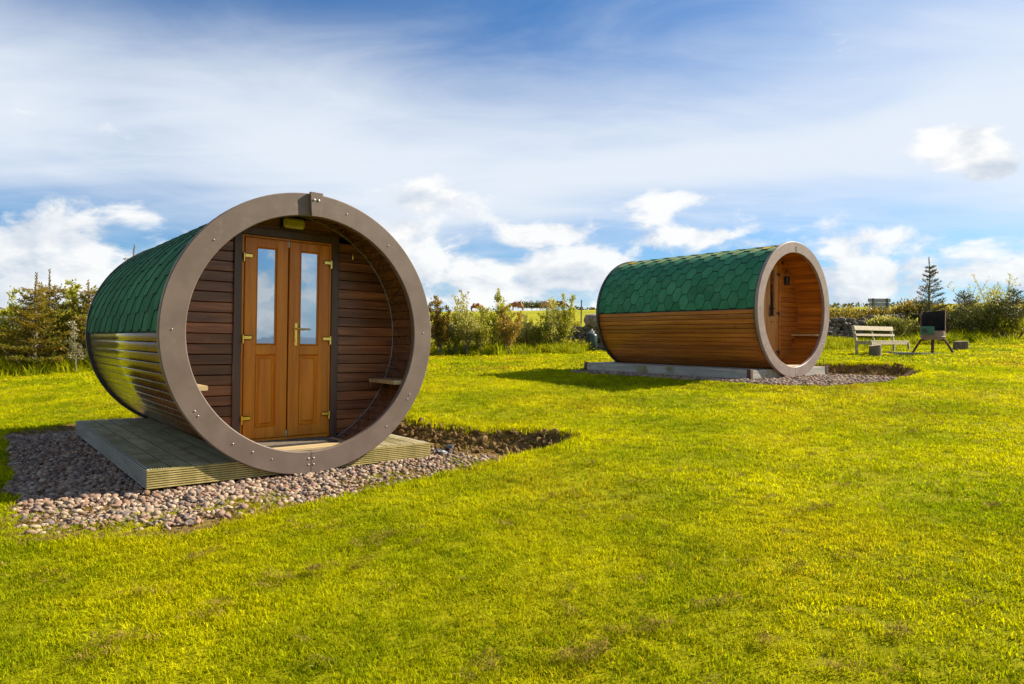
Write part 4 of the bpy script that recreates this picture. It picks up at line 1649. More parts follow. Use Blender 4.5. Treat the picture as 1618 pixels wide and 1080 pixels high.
# ------------------------------------------------------------------ garden bench
def build_bench():
    pa, pb = at(1352, 559.5), at(1413, 553)
    d = Vector((pb.x - pa.x, pb.y - pa.y, 0))
    L = d.length
    th = math.atan2(d.y, d.x)
    t = empty('garden_bench', (pa.x, pa.y, (pa.z + pb.z) / 2 - .01), (0, 0, th))
    tag(t, 'weathered grey wooden bench with two back rails, standing on the lawn', 'bench')
    s = 46.0 / 1053.2 * pa.y        # back height
    sh = s * .47
    dep = s * .50
    # local: x along the bench, -y to the front
    m = MT['bench']
    for xx in (0.02, L - .07):
        # rear leg carries on up as the raked back post
        V, F = [], []
        sec = [(-.01, 0), (.0, sh * .9), (.13 * s, s)]
        bm = bmesh.new()
        prev = None
        for (yy, zz) in sec:
            ring = [bm.verts.new((xx + a, yy + b, zz)) for (a, b) in ((0, -.03), (.05, -.03), (.05, .03), (0, .03))]
            if prev:
                for k in range(4):
                    bm.faces.new((prev[k], prev[(k + 1) % 4], ring[(k + 1) % 4], ring[k]))
            else:
                bm.faces.new(ring[::-1])
            prev = ring
        bm.faces.new(prev)
        new_obj('back_post', bm_mesh('back_post', bm), m, t)
        bm = bmesh.new()
        vs = []
        for (yy, zz, w) in ((-dep - .05, 0, .022), (-dep + .01, sh - .05, .035)):
            vs.append([bm.verts.new((xx + .025 + a * w, yy + b * w, zz)) for (a, b) in ((-1, -1), (1, -1), (1, 1), (-1, 1))])
        for k in range(4):
            bm.faces.new((vs[0][k], vs[0][(k + 1) % 4], vs[1][(k + 1) % 4], vs[1][k]))
        bm.faces.new(vs[0][::-1])
        bm.faces.new(vs[1])
        new_obj('leg', bm_mesh('leg', bm), m, t)
        new_obj('seat_rail', boxmesh('seat_rail', xx + .006, xx + .046, -dep + .02, -.031, sh - .11, sh - .03, .005), m, t)
    new_obj('back_post', (lambda bm: (box(bm, -.02, .02, -.02, .02, 0, s * .50, .004, Matrix.Translation((L * .46, .005 * s, sh)) @ Matrix.Rotation(-.25, 4, 'X')), bm_mesh('mid_post', bm))[1])(bmesh.new()), m, t)
    for (z0_, z1_) in ((.83, .985), (.63, .71)):
        zc = (z0_ + z1_) / 2 * s
        yy = .13 * s * (zc - sh * .9) / (s - sh * .9) - .044
        bm = bmesh.new()
        box(bm, .0, L - .0, -.012, .012, -(z1_ - z0_) / 2 * s, (z1_ - z0_) / 2 * s, .004, Matrix.Translation((0, yy, zc)) @ Matrix.Rotation(-.22, 4, 'X'))
        new_obj('back_rail', bm_mesh('back_rail', bm), m, t)
    sw = dep / 4
    for k in range(4):
        new_obj('seat_slat', boxmesh('seat_slat', -.02, L + .02, -dep - .01 + k * sw, -dep - .01 + (k + 1) * sw - .012, sh - .028, sh, .005), m, t)
    new_obj('front_apron', boxmesh('front_apron', .05, L - .05, -dep - .006, -dep + .018, sh - .11, sh - .030, .004), m, t)
    return t


build_bench()


# ------------------------------------------------------------------ log stumps
def build_log(px, py, wpx, hpx, tilt, label, seed):
    p = at(px, py)
    k = p.y / 1053.2
    r, h = wpx * k / 2, hpx * k
    t = empty('log_stool', (p.x, p.y + r, p.z - .02), (0, 0, seed))
    tag(t, label, 'log', 'sawn log stools')
    rr = random.Random(seed)
    n = 28
    bm = bmesh.new()
    rings = []
    prof = [1 + .05 * math.sin(3 * 2 * PI * i / n + seed) + rr.uniform(-.035, .035) for i in range(n)]
    for j, zz in enumerate((0, .06, .3, .6, .94, 1.0)):
        ring = []
        for i in range(n):
            a = 2 * PI * i / n
            q = r * prof[i] * (1.05 - .05 * zz) * (.97 if zz == 1.0 else 1)
            ring.append(bm.verts.new((q * math.cos(a), q * math.sin(a), zz * h + tilt * q * math.cos(a + seed) * zz)))
        rings.append(ring)
    for j in range(len(rings) - 1):
        for i in range(n):
            bm.faces.new((rings[j][i], rings[j][(i + 1) % n], rings[j + 1][(i + 1) % n], rings[j + 1][i]))
    new_obj('bark', bm_mesh('bark', bm), MT['bark'], t)
    bm = bmesh.new()
    ring = [bm.verts.new((r * .965 * prof[i] * math.cos(2 * PI * i / n), r * .965 * prof[i] * math.sin(2 * PI * i / n), h + .001 + tilt * r * .965 * prof[i] * math.cos(2 * PI * i / n + seed))) for i in range(n)]
    bm.faces.new(ring)
    new_obj('sawn_top', bm_mesh('sawn_top', bm), MT['logtop'], t)


build_log(1387.5, 561.5, 17.5, 19.5, .16, 'short sawn log stool standing in front of the wooden bench', 1)
build_log(1524.5, 551.5, 20, 16, .05, 'sawn log stool to the right of the rusty fire drum', 4)


# ------------------------------------------------------------------ fire drum on legs
def build_stove():
    p = at(1484, 555.5)
    k = p.y / 1053.2
    px = lambda v: v * k
    t = empty('fire_drum', (p.x, p.y, p.z), (0, 0, -.52))
    tag(t, 'rusty open fronted fire drum with green side box on bent legs', 'fire pit')
    # measurements in photo pixels turned to metres at its distance
    z_leg, z_pan, z_top = px(21), px(29), px(66)
    rad = px(16.5)
    # bowl
    bm = bmesh.new()
    prof = [(rad * .62, z_leg - px(1)), (rad * .95, z_leg + px(1.2)), (rad * 1.02, z_leg + px(4)), (rad * .98, z_leg + px(5)), (rad * .98, z_leg + px(13)), (rad * .93, z_leg + px(13)), (rad * .90, z_leg + px(4)), (rad * .5, z_leg + px(2))]
    rings = [[bm.verts.new((q * math.cos(2 * PI * i / 28), q * math.sin(2 * PI * i / 28), z)) for i in range(28)] for q, z in prof]
    for j in range(len(rings) - 1):
        for i in range(28):
            bm.faces.new((rings[j][i], rings[j][(i + 1) % 28], rings[j + 1][(i + 1) % 28], rings[j + 1][i]))
    bm.faces.new(rings[0][::-1])
    bm.faces.new(rings[-1])
    new_obj('fire_bowl', bm_mesh('fire_bowl', bm), MT['pinkpaint'], t)
    # back shell: open to the front (-y)
    bm = bmesh.new()
    n = 26
    a0, a1 = math.radians(-18), math.radians(198)
    o_, i_ = [], []
    for j in range(n + 1):
        a = a0 + (a1 - a0) * j / n
        for lst, q in ((o_, rad * 1.0), (i_, rad * .955)):
            top = z_top - px(1.6) * (1 - abs(math.cos(a))) - px(1.2) * (1 if math.cos(a) < 0 else 0)
            lst.append((bm.verts.new((q * math.cos(a), q * math.sin(a), z_leg + px(13.2))), bm.verts.new((q * math.cos(a), q * math.sin(a), top))))
    for j in range(n):
        bm.faces.new((o_[j][0], o_[j + 1][0], o_[j + 1][1], o_[j][1]))
        bm.faces.new((i_[j][1], i_[j + 1][1], i_[j + 1][0], i_[j][0]))
        bm.faces.new((o_[j][1], o_[j + 1][1], i_[j + 1][1], i_[j][1]))
        bm.faces.new((o_[j + 1][0], o_[j][0], i_[j][0], i_[j + 1][0]))
    for j in (0, n):
        bm.faces.new((o_[j][0], o_[j][1], i_[j][1], i_[j][0]))
    sh_ = bm_mesh('drum_shell', bm)
    sh_.materials.append(MT['rust'])
    sh_.materials.append(MT['soot'])
    for pl in sh_.polygons:
        c = pl.center
        if pl.normal.x * c.x + pl.normal.y * c.y < 0:
            pl.material_index = 1
    new_obj('drum_shell', sh_, None, t)
    # side box with a round hole, toward the viewer on the left
    bm = bmesh.new()
    bx0, bx1 = -rad * 1.02, rad * .08
    by0, by1 = -rad * 1.05, -rad * .55
    box(bm, bx0, bx1, by0, by1, z_leg + px(7), z_leg + px(20), .008)
    sb = new_obj('side_box', bm_mesh('side_box', bm), MT['greenpaint'], t)
    bm = bmesh.new()
    cyl(bm, (bx0 + rad * .34, by0 - .002, z_leg + px(13)), (bx0 + rad * .34, by0 - .012, z_leg + px(13)), px(3.6), px(3.6), 18)
    new_obj('vent_cap', bm_mesh('vent_cap', bm), MT['black'], sb)
    # legs: bent bars
    for (dx, dy, a) in ((-1, -.15, 0), (1, -.1, 0), (-.12, -1.05, 0), (.1, 1, 0)):
        v = Vector((dx, dy, 0))
        if abs(dx) > .5:
            path = [v * rad * .45 + Vector((0, 0, z_leg - .01)), v * rad * .95 + Vector((0, 0, z_leg - .02)), v * rad * 1.28 + Vector((0, 0, z_leg * .5)), v * rad * 1.60 + Vector((0, 0, 0))]
        else:
            path = [v * rad * .45 + Vector((0, 0, z_leg - .01)), v * rad * .55 + Vector((0, 0, z_leg - .03)), v * rad * .58 + Vector((0, 0, z_leg * .5)), v * rad * .6]
        V, F = tube_np([tuple(q) for q in path], [px(1.7)] * 4, 6)
        new_obj('leg', np_mesh('leg', V, F), MT['rust'], t)
    # slab under it
    q = at(1488, 557.5)
    s = new_obj('hearth_slab', boxmesh('hearth_slab', -1.0, .95, -.42, .5, -.05, .035, .012), MT['slab'])
    s.location = (q.x, q.y + .4, q.z)
    s.rotation_euler = (0, .02, -.05)
    tag(s, 'thin concrete slab lying in the grass under the fire drum', 'slab')
    t.location = (q.x - .02, q.y + .35, q.z + .035)


build_stove()


# ------------------------------------------------------------------ gas bottle and box behind the far cabin
def build_gas():
    p = at(935, 555)
    k = p.y / 1053.2
    t = empty('gas_bottle', (p.x, p.y, p.z))
    tag(t, 'dark green gas bottle with grey cap behind the far cabin', 'gas bottle')
    r, h = 8.6 * k, 29 * k
    bm = bmesh.new()
    prof = [(r * .92, 0), (r, .03), (r, h * .86), (r * .92, h * .94), (r * .6, h), (r * .2, h * 1.01)]
    rings = [[bm.verts.new((q * math.cos(2 * PI * i / 24), q * math.sin(2 * PI * i / 24), z)) for i in range(24)] for q, z in prof]
    for j in range(len(rings) - 1):
        for i in range(24):
            bm.faces.new((rings[j][i], rings[j][(i + 1) % 24], rings[j + 1][(i + 1) % 24], rings[j + 1][i]))
    bm.faces.new(rings[-1])
    bm.faces.new(rings[0][::-1])
    new_obj('bottle_body', bm_mesh('bottle_body', bm), MT['gas_green'], t, True)
    bm = bmesh.new()
    cyl(bm, (0, 0, h * .97), (0, 0, h * 1.14), r * .50, r * .46, 18)
    cyl(bm, (0, 0, h * 1.14), (0, 0, h * 1.25), r * .22, r * .18, 12)
    new_obj('valve_guard', bm_mesh('valve_guard', bm), MT['greyplastic'], t)
    q = at(958, 553)
    b = empty('storage_box', (q.x, q.y + .15, q.z))
    tag(b, 'low dark box with white notice beside the gas bottle', 'box')
    k = q.y / 1053.2
    new_obj('box_body', boxmesh('box_body', -14 * k, 14 * k, -.15, .25, 0, 16 * k, .01), MT['gas_green'], b)
    new_obj('lid', boxmesh('lid', -14.6 * k, 14.6 * k, -.17, .27, 16 * k + .001, 17.6 * k, .008), MT['black'], b)
    new_obj('notice', boxmesh('notice', -10.5 * k, -3 * k, -.156, -.151, 5 * k, 12 * k), MT['white'], b)


build_gas()


# ------------------------------------------------------------------ drystone wall
def build_wall():
    xs, ys = zip(*WALL)
    t = empty('drystone_wall', (0, float(wall_y(0)), gz(0, float(wall_y(0)))))
    tag(t, 'low grey drystone wall behind the saplings at the lawn edge', 'wall')
    base = t.location.copy()
    protos = []
    for i in range(10):
        me = rock('stone_%d' % i, 100 + i, (1, 1, 1), 2, .20)
        me.materials.append(MT['stone'])
        protos.append(me)
    r = random.Random(21)
    ranges = [(-3.4, 4.6, True), (12.2, 17.6, True), (-18.5, -10.5, False), (-10.5, -3.4, False), (4.6, 12.2, False), (17.6, 26, False)]
    stuff = Acc()
    nparts = 0
    for (xa, xb, single) in ranges:
        for course in range(7):
            x = xa + r.uniform(0, .2)
            while x < xb:
                w = r.uniform(.15, .40) * (1.1 - .05 * course)
                hh = r.uniform(.12, .21)
                if course == 6 and r.random() < .35:
                    x += w
                    continue
                y = float(wall_y(x + w / 2))
                z = gz(x, y) + .08 + course * .148 + r.uniform(-.03, .03)
                sc = (w * 1.08, r.uniform(.36, .5), hh * 1.12)
                rot = (r.uniform(-.3, .3), r.uniform(-.3, .3), r.uniform(-.4, .4) + .12)
                loc = Vector((x + w / 2, y + r.uniform(-.06, .06), z))
                if single and nparts < 300:
                    o = new_obj('stone', r.choice(protos), None, t)
                    o.location = loc - base
                    o.rotation_euler = rot
                    o.scale = sc
                    nparts += 1
                else:
                    me = r.choice(protos)
                    M = Matrix.Translation(loc - base) @ Euler(rot).to_matrix().to_4x4() @ Matrix.Diagonal((*sc, 1))
                    V = np.array([M @ v.co for v in me.vertices])
                    F = np.array([tuple(p.vertices) for p in me.polygons])
                    stuff.add(V, F)
                x += w * .98
    o = new_obj('wall_stones', stuff.mesh('wall_stones'), MT['stone'], t)
    tag(o, kind='stuff')


build_wall()

for (px, py, w, h, d, Y, lab, seed) in ((20, 520, 36, 34, 1.0, 19.2, 'rounded grey boulder on the wall at the left edge, beside the spruces', 3),
                                        (726, 512, 18, 28, .4, 24.0, 'upright grey stone standing by the wall behind the willow saplings', 5),
                                        (936, 506, 24, 20, .5, 24.5, 'pale block on the wall top beside the far cabin', 8),
                                        (1612, 507, 22, 14, .6, 30.0, 'dark grey stone on the wall at the right edge of the view', 9)):
    k = Y / 1053.2
    X = (px - 809) * k
    o = new_obj('boulder', rock('boulder', seed, (w * k * 1.1, d, h * k * 1.15), 3, .10), MT['boulder'] if seed != 8 else MT['stone'], None, True)
    o.location = (X, Y, CAM_Z + (535.7 - py) * k)
    tag(o, lab, 'stone', 'large stones on and by the wall')


# ------------------------------------------------------------------ trees and shrubs
FOL = {}
FOL['spruce'] = foliage('spruce_needles', (.040, .055, .012), (.11, .11, .018), .3, 2.2, .15)
FOL['spruce_brown'] = foliage('browned_spruce_needles', (.17, .125, .008), (.38, .25, .014), .42, 1.6, .15, c3=(.12, .14, .014), c3_lo=.55, c3_hi=.75)
FOL['willow'] = foliage('willow_leaves', (.28, .27, .04), (.54, .49, .11), .58, 2.0, .12)
FOL['young'] = foliage('fresh_leaves', (.25, .265, .012), (.50, .455, .03), .58, 2.0, .15)
FOL['rusty'] = foliage('russet_leaves', (.20, .15, .016), (.42, .26, .035), .45, 2.0, .15)
FOL['dark'] = foliage('dark_shrub_leaves', (.055, .070, .010), (.15, .15, .020), .3, 2.0, .15)
FOL['gorse'] = foliage('gorse_spines', (.12, .11, .018), (.33, .25, .05), .35, 2.4, .15)
FOL['flower'] = foliage('gorse_flower', (.55, .33, .010), (.72, .46, .015), .3, 2.0, .1)
FOL['pale'] = foliage('pale_leaves', (.28, .26, .13), (.42, .38, .22), .4, 2.0, .1)


def norm(v):
    return v / (np.linalg.norm(v) + 1e-9)


def shrub(name, base, H, spread, stems, leaves, lsize, fol, label, cat, group=None, seed=0, lean=(0, 0), bare=.15, splay=.5, lw=.5, crown_pow=1.0, trunk_r=.022, upright=.5, nbr=7):
    """multi-stemmed shrub or sapling: stems, side twigs, leaves on the twigs"""
    g = np.random.default_rng(seed + 1000)
    t = empty(name, tuple(base))
    tag(t, label, cat, group)
    T, Lf = Acc(), Acc()
    tips = []
    for s in range(stems):
        a = g.uniform(0, 2 * PI)
        r0 = g.uniform(0, .10) * spread
        h = H * (1 if s == 0 else g.uniform(.55, .96))
        out = splay * spread * (g.uniform(.2, 1) if s else .12)
        n = 9
        path = []
        for i in range(n):
            u = i / (n - 1)
            wob = np.array([math.sin(u * 5 + s * 2.1), math.cos(u * 4.3 + s), 0]) * .03 * H * u
            path.append(np.array([math.cos(a) * (r0 + out * u ** 1.3) + lean[0] * u * u, math.sin(a) * (r0 + out * u ** 1.3) + lean[1] * u * u, -.06 + (h + .06) * u]) + wob)
        path = np.array(path)
        rad = trunk_r * (1 if s == 0 else g.uniform(.5, .8)) * (1 - .85 * np.linspace(0, 1, n))
        V, F = tube_np(path, rad, 5)
        T.add(V, F)
        nb = nbr + int(g.integers(0, 4))
        for b in range(nb):
            u = bare + (1 - bare) * (b + g.uniform(0, .9)) / nb
            k = min(u * (n - 1), n - 1.001)
            i0 = int(k)
            p = path[i0] * (1 - (k - i0)) + path[i0 + 1] * (k - i0)
            ba = g.uniform(0, 2 * PI)
            bl = spread * (.35 + .45 * g.uniform()) * (1.08 - u) ** crown_pow + .06
            d = norm(np.array([math.cos(ba), math.sin(ba), upright * g.uniform(.5, 1.6)]))
            m = 5
            bp = np.array([p + d * bl * j / (m - 1) + np.array([0, 0, .10 * bl * (j / (m - 1)) ** 2]) + g.normal(size=3) * .015 * (j > 0) for j in range(m)])
            V, F = tube_np(bp, np.linspace(.007, .0025, m) * max(1, trunk_r / .022), 4)
            T.add(V, F)
            tips.append((bp, bl))
        tips.append((path[-4:], h * .2))
    per = max(4, leaves // len(tips))
    P, D = [], []
    for bp, bl in tips:
        q = max(4, int(per * (.5 + bl / (spread * .6))))
        u = g.uniform(.1, 1, q) * (len(bp) - 1.001)
        i0 = u.astype(int)
        f = (u - i0)[:, None]
        pts = bp[i0] * (1 - f) + bp[i0 + 1] * f
        ax = norm(bp[-1] - bp[0])
        pts = pts + g.normal(size=(q, 3)) * (.018 + .05 * bl)
        P.append(pts)
        D.append(ax * .7 + g.normal(size=(q, 3)) * .6 + np.array([0, 0, .15]))
    P, D = np.concatenate(P), np.concatenate(D)
    V, F = leaf_quads(P, D, lsize * g.uniform(.6, 1.3, len(P)), lsize * lw * g.uniform(.7, 1.3, len(P)))
    Lf.add(V, F)
    new_obj('stems', T.mesh('stems'), MT['trunk'], t)
    new_obj('crown', Lf.mesh('crown'), FOL[fol], t)
    return t


def spruce(base, H, rad, fol, label, seed=0, leader=.12, density=1.0, low=.08, sparse=0.0, group=None, leaf=.075, droop=.1, lean=(0, 0)):
    g = np.random.default_rng(seed + 500)
    t = empty('spruce_tree', tuple(base))
    tag(t, label, 'tree', group)
    T = Acc()
    n = 12
    path = np.array([[lean[0] * (i / (n - 1)) ** 2 + .02 * math.sin(i * 1.3 + seed), lean[1] * (i / (n - 1)) ** 2 + .02 * math.cos(i * 1.7), -.08 + (H + .08) * i / (n - 1)] for i in range(n)])
    V, F = tube_np(path, np.linspace(.018 * H + .012, .006, n), 7)
    T.add(V, F)

    def trunk_at(z):
        k = np.clip((z + .08) / (H + .08) * (n - 1), 0, n - 1.001)
        i0 = int(k)
        return path[i0] * (1 - (k - i0)) + path[i0 + 1] * (k - i0)
    P, D, S = [], [], []
    # leader: short needles close to the stem
    for z in np.arange(H * (1 - leader), H, .018):
        p = trunk_at(z)
        for _ in range(3):
            a = g.uniform(0, 2 * PI)
            P.append(p)
            D.append([math.cos(a), math.sin(a), .9])
            S.append(leaf * .6)
    z = H * low
    while z < H * (1 - leader * .75):
        u = (z - H * low) / (H * (1 - low))
        nb = int(g.integers(5, 8))
        ph = g.uniform(0, 2 * PI)
        for b in range(nb):
            if g.uniform() < sparse:
                continue
            a = ph + 2 * PI * b / nb + g.normal() * .2
            bl = rad * (1 - u) ** 1.1 * g.uniform(.7, 1.12) + .05
            p0 = trunk_at(z + g.normal() * .03)
            rise = g.uniform(.0, .25) + .45 * u
            m = 6
            bp = []
            for j in range(m):
                q = j / (m - 1)
                bp.append(p0 + np.array([math.cos(a) * bl * q, math.sin(a) * bl * q, bl * (rise * q - droop * math.sin(q * PI) + .12 * q * q)]))
            bp = np.array(bp)
            V, F = tube_np(bp, np.linspace(.010, .003, m), 4)
            T.add(V, F)
            # needles on the branch and on flat side twigs
            nt = max(3, int(bl / .10))
            segs = [(bp[0] + (bp[-1] - bp[0]) * .12, bp[-1])]
            ax = norm(bp[-1] - bp[0])
            sd_ = norm(np.cross(ax, [0, 0, 1]))
            for k in range(nt):
                q = .2 + .75 * (k + g.uniform()) / nt
                pk = bp[0] + (bp[-1] - bp[0]) * q
                sl = bl * .42 * (1.08 - q) + .04
                for s in (-1, 1):
                    segs.append((pk, pk + (ax * .75 + sd_ * s * .8 + np.array([0, 0, .05 * g.normal()])) * sl))
            for (a_, b_) in segs:
                ln = np.linalg.norm(b_ - a_)
                c = max(3, int(ln / .030 * density))
                for _ in range(c):
                    f = g.uniform()
                    P.append(a_ + (b_ - a_) * f)
                    D.append(norm(b_ - a_) * .8 + g.normal(size=3) * .5 + np.array([0, 0, .15]))
                    S.append(leaf * g.uniform(.6, 1.15))
        z += max(.10, .085 * H * (1 - .45 * u)) * g.uniform(.8, 1.15)
    P, D, S = np.array(P), np.array(D), np.array(S)
    V, F = leaf_quads(P, D, S, S * .30)
    C = Acc()
    C.add(V, F)
    new_obj('trunk', T.mesh('trunk'), MT['trunk'], t)
    new_obj('crown', C.mesh('crown'), FOL[fol], t)
    return t


def gorse(base, W, Hh, D_, label, seed, flowers=.2, fol='gorse', n=3400, group=None, name='gorse_bush', cat='shrub', leaf=.09):
    """dense spiny bush: many upright sprays over an uneven dome"""
    g = np.random.default_rng(seed + 77)
    t = empty(name, tuple(base))
    tag(t, label, cat, group)
    lumps = [(g.uniform(-.5, .5) * W * .75, g.uniform(-.5, .5) * D_ * .6, g.uniform(.45, .75), g.uniform(.22, .40) * W) for _ in range(9)]
    P, Dv, S = [], [], []
    FP, FD, FS = [], [], []
    for i in range(n):
        lx, ly, lh, lr = lumps[int(g.integers(0, len(lumps)))]
        v = g.normal(size=3)
        v /= np.linalg.norm(v)
        v[2] = abs(v[2])
        q = g.uniform(.35, 1.0) ** .5 * g.uniform(.85, 1.12)
        p = np.array([lx + v[0] * lr * q, ly + v[1] * min(lr, D_ * .5) * q, Hh * (.12 + (lh * .25) + v[2] * (.95 - lh * .35) * q)])
        p[2] = min(p[2], Hh * 1.08) * g.uniform(.72, 1)
        if g.uniform() < flowers * (.25 + 1.5 * (p[2] / Hh) ** 2):
            FP.append(p)
            FD.append(v * .6 + g.normal(size=3) * .5 + np.array([0, 0, .5]))
            FS.append(leaf * g.uniform(.45, .8))
        P.append(p)
        Dv.append(v * .7 + g.normal(size=3) * .4 + np.array([0, 0, .6]))
        S.append(leaf * g.uniform(.6, 1.6))
    P, Dv, S = np.array(P), np.array(Dv), np.array(S)
    A = Acc()
    V, F = leaf_quads(P, Dv, S, S * .32)
    A.add(V, F)
    T = Acc()
    for (lx, ly, lh, lr) in lumps:
        for _ in range(3):
            a = g.uniform(0, 6.28)
            V, F = tube_np([(lx * .6, ly * .6, -.05), (lx * .8 + .1 * math.cos(a), ly * .8 + .1 * math.sin(a), Hh * .35), (lx + lr * .5 * math.cos(a), ly + lr * .4 * math.sin(a), Hh * .75)], [.02, .014, .006], 5)
            T.add(V, F)
    new_obj('stems', T.mesh('stems'), MT['trunk'], t)
    new_obj('crown', A.mesh('crown'), FOL[fol], t)
    if FP:
        B = Acc()
        V, F = leaf_quads(np.array(FP), np.array(FD), np.array(FS), np.array(FS) * .9)
        B.add(V, F)
        new_obj('flowers', B.mesh('flowers'), FOL['flower'], t)
    return t


def size_at(p, px):
    return px / 1053.2 * p.y


# left: spruces and shrubs behind the near cabin
GL = 'trees and shrubs left of the near cabin'
p = at(56, 592)
spruce(p, size_at(p, 158), size_at(p, 58), 'spruce_brown', 'browning young spruce with bare leader, left one of the pair', 1, .26, 1.5, .10, group=GL, leaf=.095, droop=.2)
p = at(78, 588)
spruce(p, size_at(p, 160), size_at(p, 60), 'spruce_brown', 'browning young spruce with tall thin leader, right one of the pair', 2, .30, 1.4, .12, group=GL, leaf=.09, droop=.2)
p = col_at(140, 17.6)
spruce(p, 2.35, .8, 'spruce_brown', 'small spruce half hidden by the near cabin, beside the pale sapling', 3, .22, 1.2, .1, group=GL, leaf=.09)
p = col_at(212, 18.2)
spruce(p, CAM_Z + (535.7 - 389) / 1053.2 * 18.2 - p.z, 1.0, 'spruce_brown', 'tall spruce whose bare tip shows over the green roof of the near cabin', 4, .16, 1.0, .1, group=GL)
p = col_at(104, 17.9)
shrub('broadleaf_shrub', p, 2.35, 1.5, 11, 4600, .09, 'young', 'yellow green leafy shrub between the spruces and the near cabin', 'shrub', GL, 5, splay=.55)
p = col_at(119, 16.6)
shrub('sapling', p, 1.25, .55, 2, 700, .06, 'pale', 'small pale rounded sapling on a thin stem beside the near cabin', 'sapling', GL, 6, bare=.45, splay=.2)
p = col_at(6, 17.4)
shrub('broadleaf_shrub', p, 2.2, 1.7, 10, 4000, .09, 'young', 'yellow green shrub at the left edge by the boulder', 'shrub', GL, 7, splay=.6)
p = col_at(30, 17.6)
gorse(p, 2.3, 1.15, 1.0, 'low dark brown undergrowth under the paired spruces', 8, .0, 'rusty', 3600, GL, 'undergrowth_bush')
p = col_at(96, 17.9)
gorse(p, 2.2, .95, .9, 'low dark undergrowth at the foot of the yellow green shrub', 9, .0, 'dark', 3200, GL, 'undergrowth_bush')
p = col_at(140, 18.3)
gorse(p, 1.8, 1.2, .9, 'dark bush in shade right behind the near cabin', 10, .0, 'dark', 2600, GL, 'undergrowth_bush')

# middle: saplings in front of the wall
GM = 'saplings between the cabins'
mids = [
    (694, 564, 92, 24, 7, 1500, .065, 'rusty', 'russet shrub just right of the ring of the near cabin', 0.6),
    (736, 563, 96, 38, 9, 1300, .060, 'willow', 'tall pale willow sapling beside the upright grey stone', 0.7),
    (781, 561, 98, 34, 7, 1700, .065, 'young', 'bushy sapling with a dense upright yellow tip, middle of the wall', 0.5),
    (802, 562, 74, 32, 7, 1500, .060, 'rusty', 'brownish leafy shrub right of the dense tipped sapling', 0.6),
    (834, 559, 62, 26, 6, 700, .055, 'willow', 'sparse low sapling before the bare stretch of stone wall', 0.7),
    (873, 558, 86, 24, 5, 700, .060, 'willow', 'slender sapling with one tall leafy shoot, before the tan cow', 0.4),
    (892, 557, 94, 26, 9, 1300, .060, 'young', 'wide willow shrub with many tall shoots left of the gas bottle', 0.75),
    (714, 563, 74, 24, 8, 900, .060, 'young', 'green sapling between the russet shrub and the tall pale willow', 0.7),
    (760, 562, 66, 26, 8, 900, .060, 'young', 'low spreading sapling left of the bushy sapling', 0.8),
    (853, 559, 60, 24, 8, 800, .060, 'young', 'low spreading sapling right of the sparse one', 0.8),
    (911, 554, 66, 13, 6, 520, .060, 'young', 'narrow leafy shrub left of the gas bottle', 0.5)]
for i, (px, py, hp, rp, st, lv, ls, fo, lab, spl) in enumerate(mids):
    p = at(px, py)
    p.y += .5
    p.z = gz(p.x, p.y)
    shrub('sapling' if 'sapling' in lab else 'shrub', p, size_at(p, hp), size_at(p, rp) * 1.5, st, int(lv * 2.8), ls * 1.05, fo, lab, 'sapling' if 'sapling' in lab else 'shrub', GM, 20 + i, splay=spl, bare=.25, upright=1.2, crown_pow=.8)

for i, (px, Y, w, h, fo, lab) in enumerate(((690, 23.0, 1.3, .95, 'young', 'low green bush at the foot of the russet shrub beside the near cabin'),
                                          (758, 23.4, 1.5, .75, 'willow', 'low pale bush before the wall between the willow and the bushy sapling'),
                                          (812, 23.2, 1.6, .85, 'rusty', 'low russet bush at the wall foot under the skyline cow'),
                                          (886, 23.4, 1.7, .8, 'young', 'low green bush under the wide willow shrub'),
                                          (718, 23.3, 1.5, .8, 'willow', 'low pale bush left of the upright grey stone'),
                                          (786, 23.1, 1.4, .9, 'young', 'low green bush at the foot of the bushy sapling'),
                                          (850, 23.6, 1.6, .7, 'willow', 'low pale bush under the skyline thicket'))):
    gorse(col_at(px, Y), w, h * .68, .7, lab, 70 + i, 0, fo, 1300, GM, 'low_bush', leaf=.085)

# right: gorse, spruces and willows by the bench and fire drum
GR = 'trees and shrubs right of the far cabin'
for i, (px, Y, w, h, d, fl, lab) in enumerate(((1330, 27.6, 2.8, 482, 1.2, .34, 'yellow flowering gorse behind the wall right of the far cabin ring'),
                                              (1388, 27.9, 2.6, 484, 1.2, .22, 'flowering gorse below the grey board'),
                                              (1432, 27.9, 2.4, 470, 1.3, .30, 'tall gorse with orange yellow tops left of the spruce'),
                                              (1462, 27.6, 1.8, 482, 1.1, .08, 'dull gorse at the foot of the conical spruce'),
                                              (1502, 28.4, 2.6, 478, 1.3, .16, 'gorse with yellow tops right behind the fire drum'),
                                              (1412, 26.2, 1.9, 498, .9, .03, 'low pale scrub behind the wooden bench'))):
    p = col_at(px, Y)
    h = CAM_Z + (535.7 - h) / 1053.2 * Y - p.z
    gorse(p, w, h, d, lab, 30 + i, fl, 'gorse' if i != 5 else 'willow', 8500, GR, leaf=.12)
p = col_at(1468, 26.2)
spruce(p, CAM_Z + (535.7 - 404) / 1053.2 * 26.2 - p.z, .92, 'spruce', 'conical dark green spruce with clear tip left of the fire drum', 41, .16, 1.15, .06, .12, GR, leaf=.09, droop=.02)
p = col_at(1523, 27.2)
spruce(p, CAM_Z + (535.7 - 456) / 1053.2 * 27.2 - p.z, .95, 'spruce', 'small ragged spruce between the fire drum and the willow', 42, .14, .9, .3, .25, GR, leaf=.09)
p = col_at(1562, 27.0)
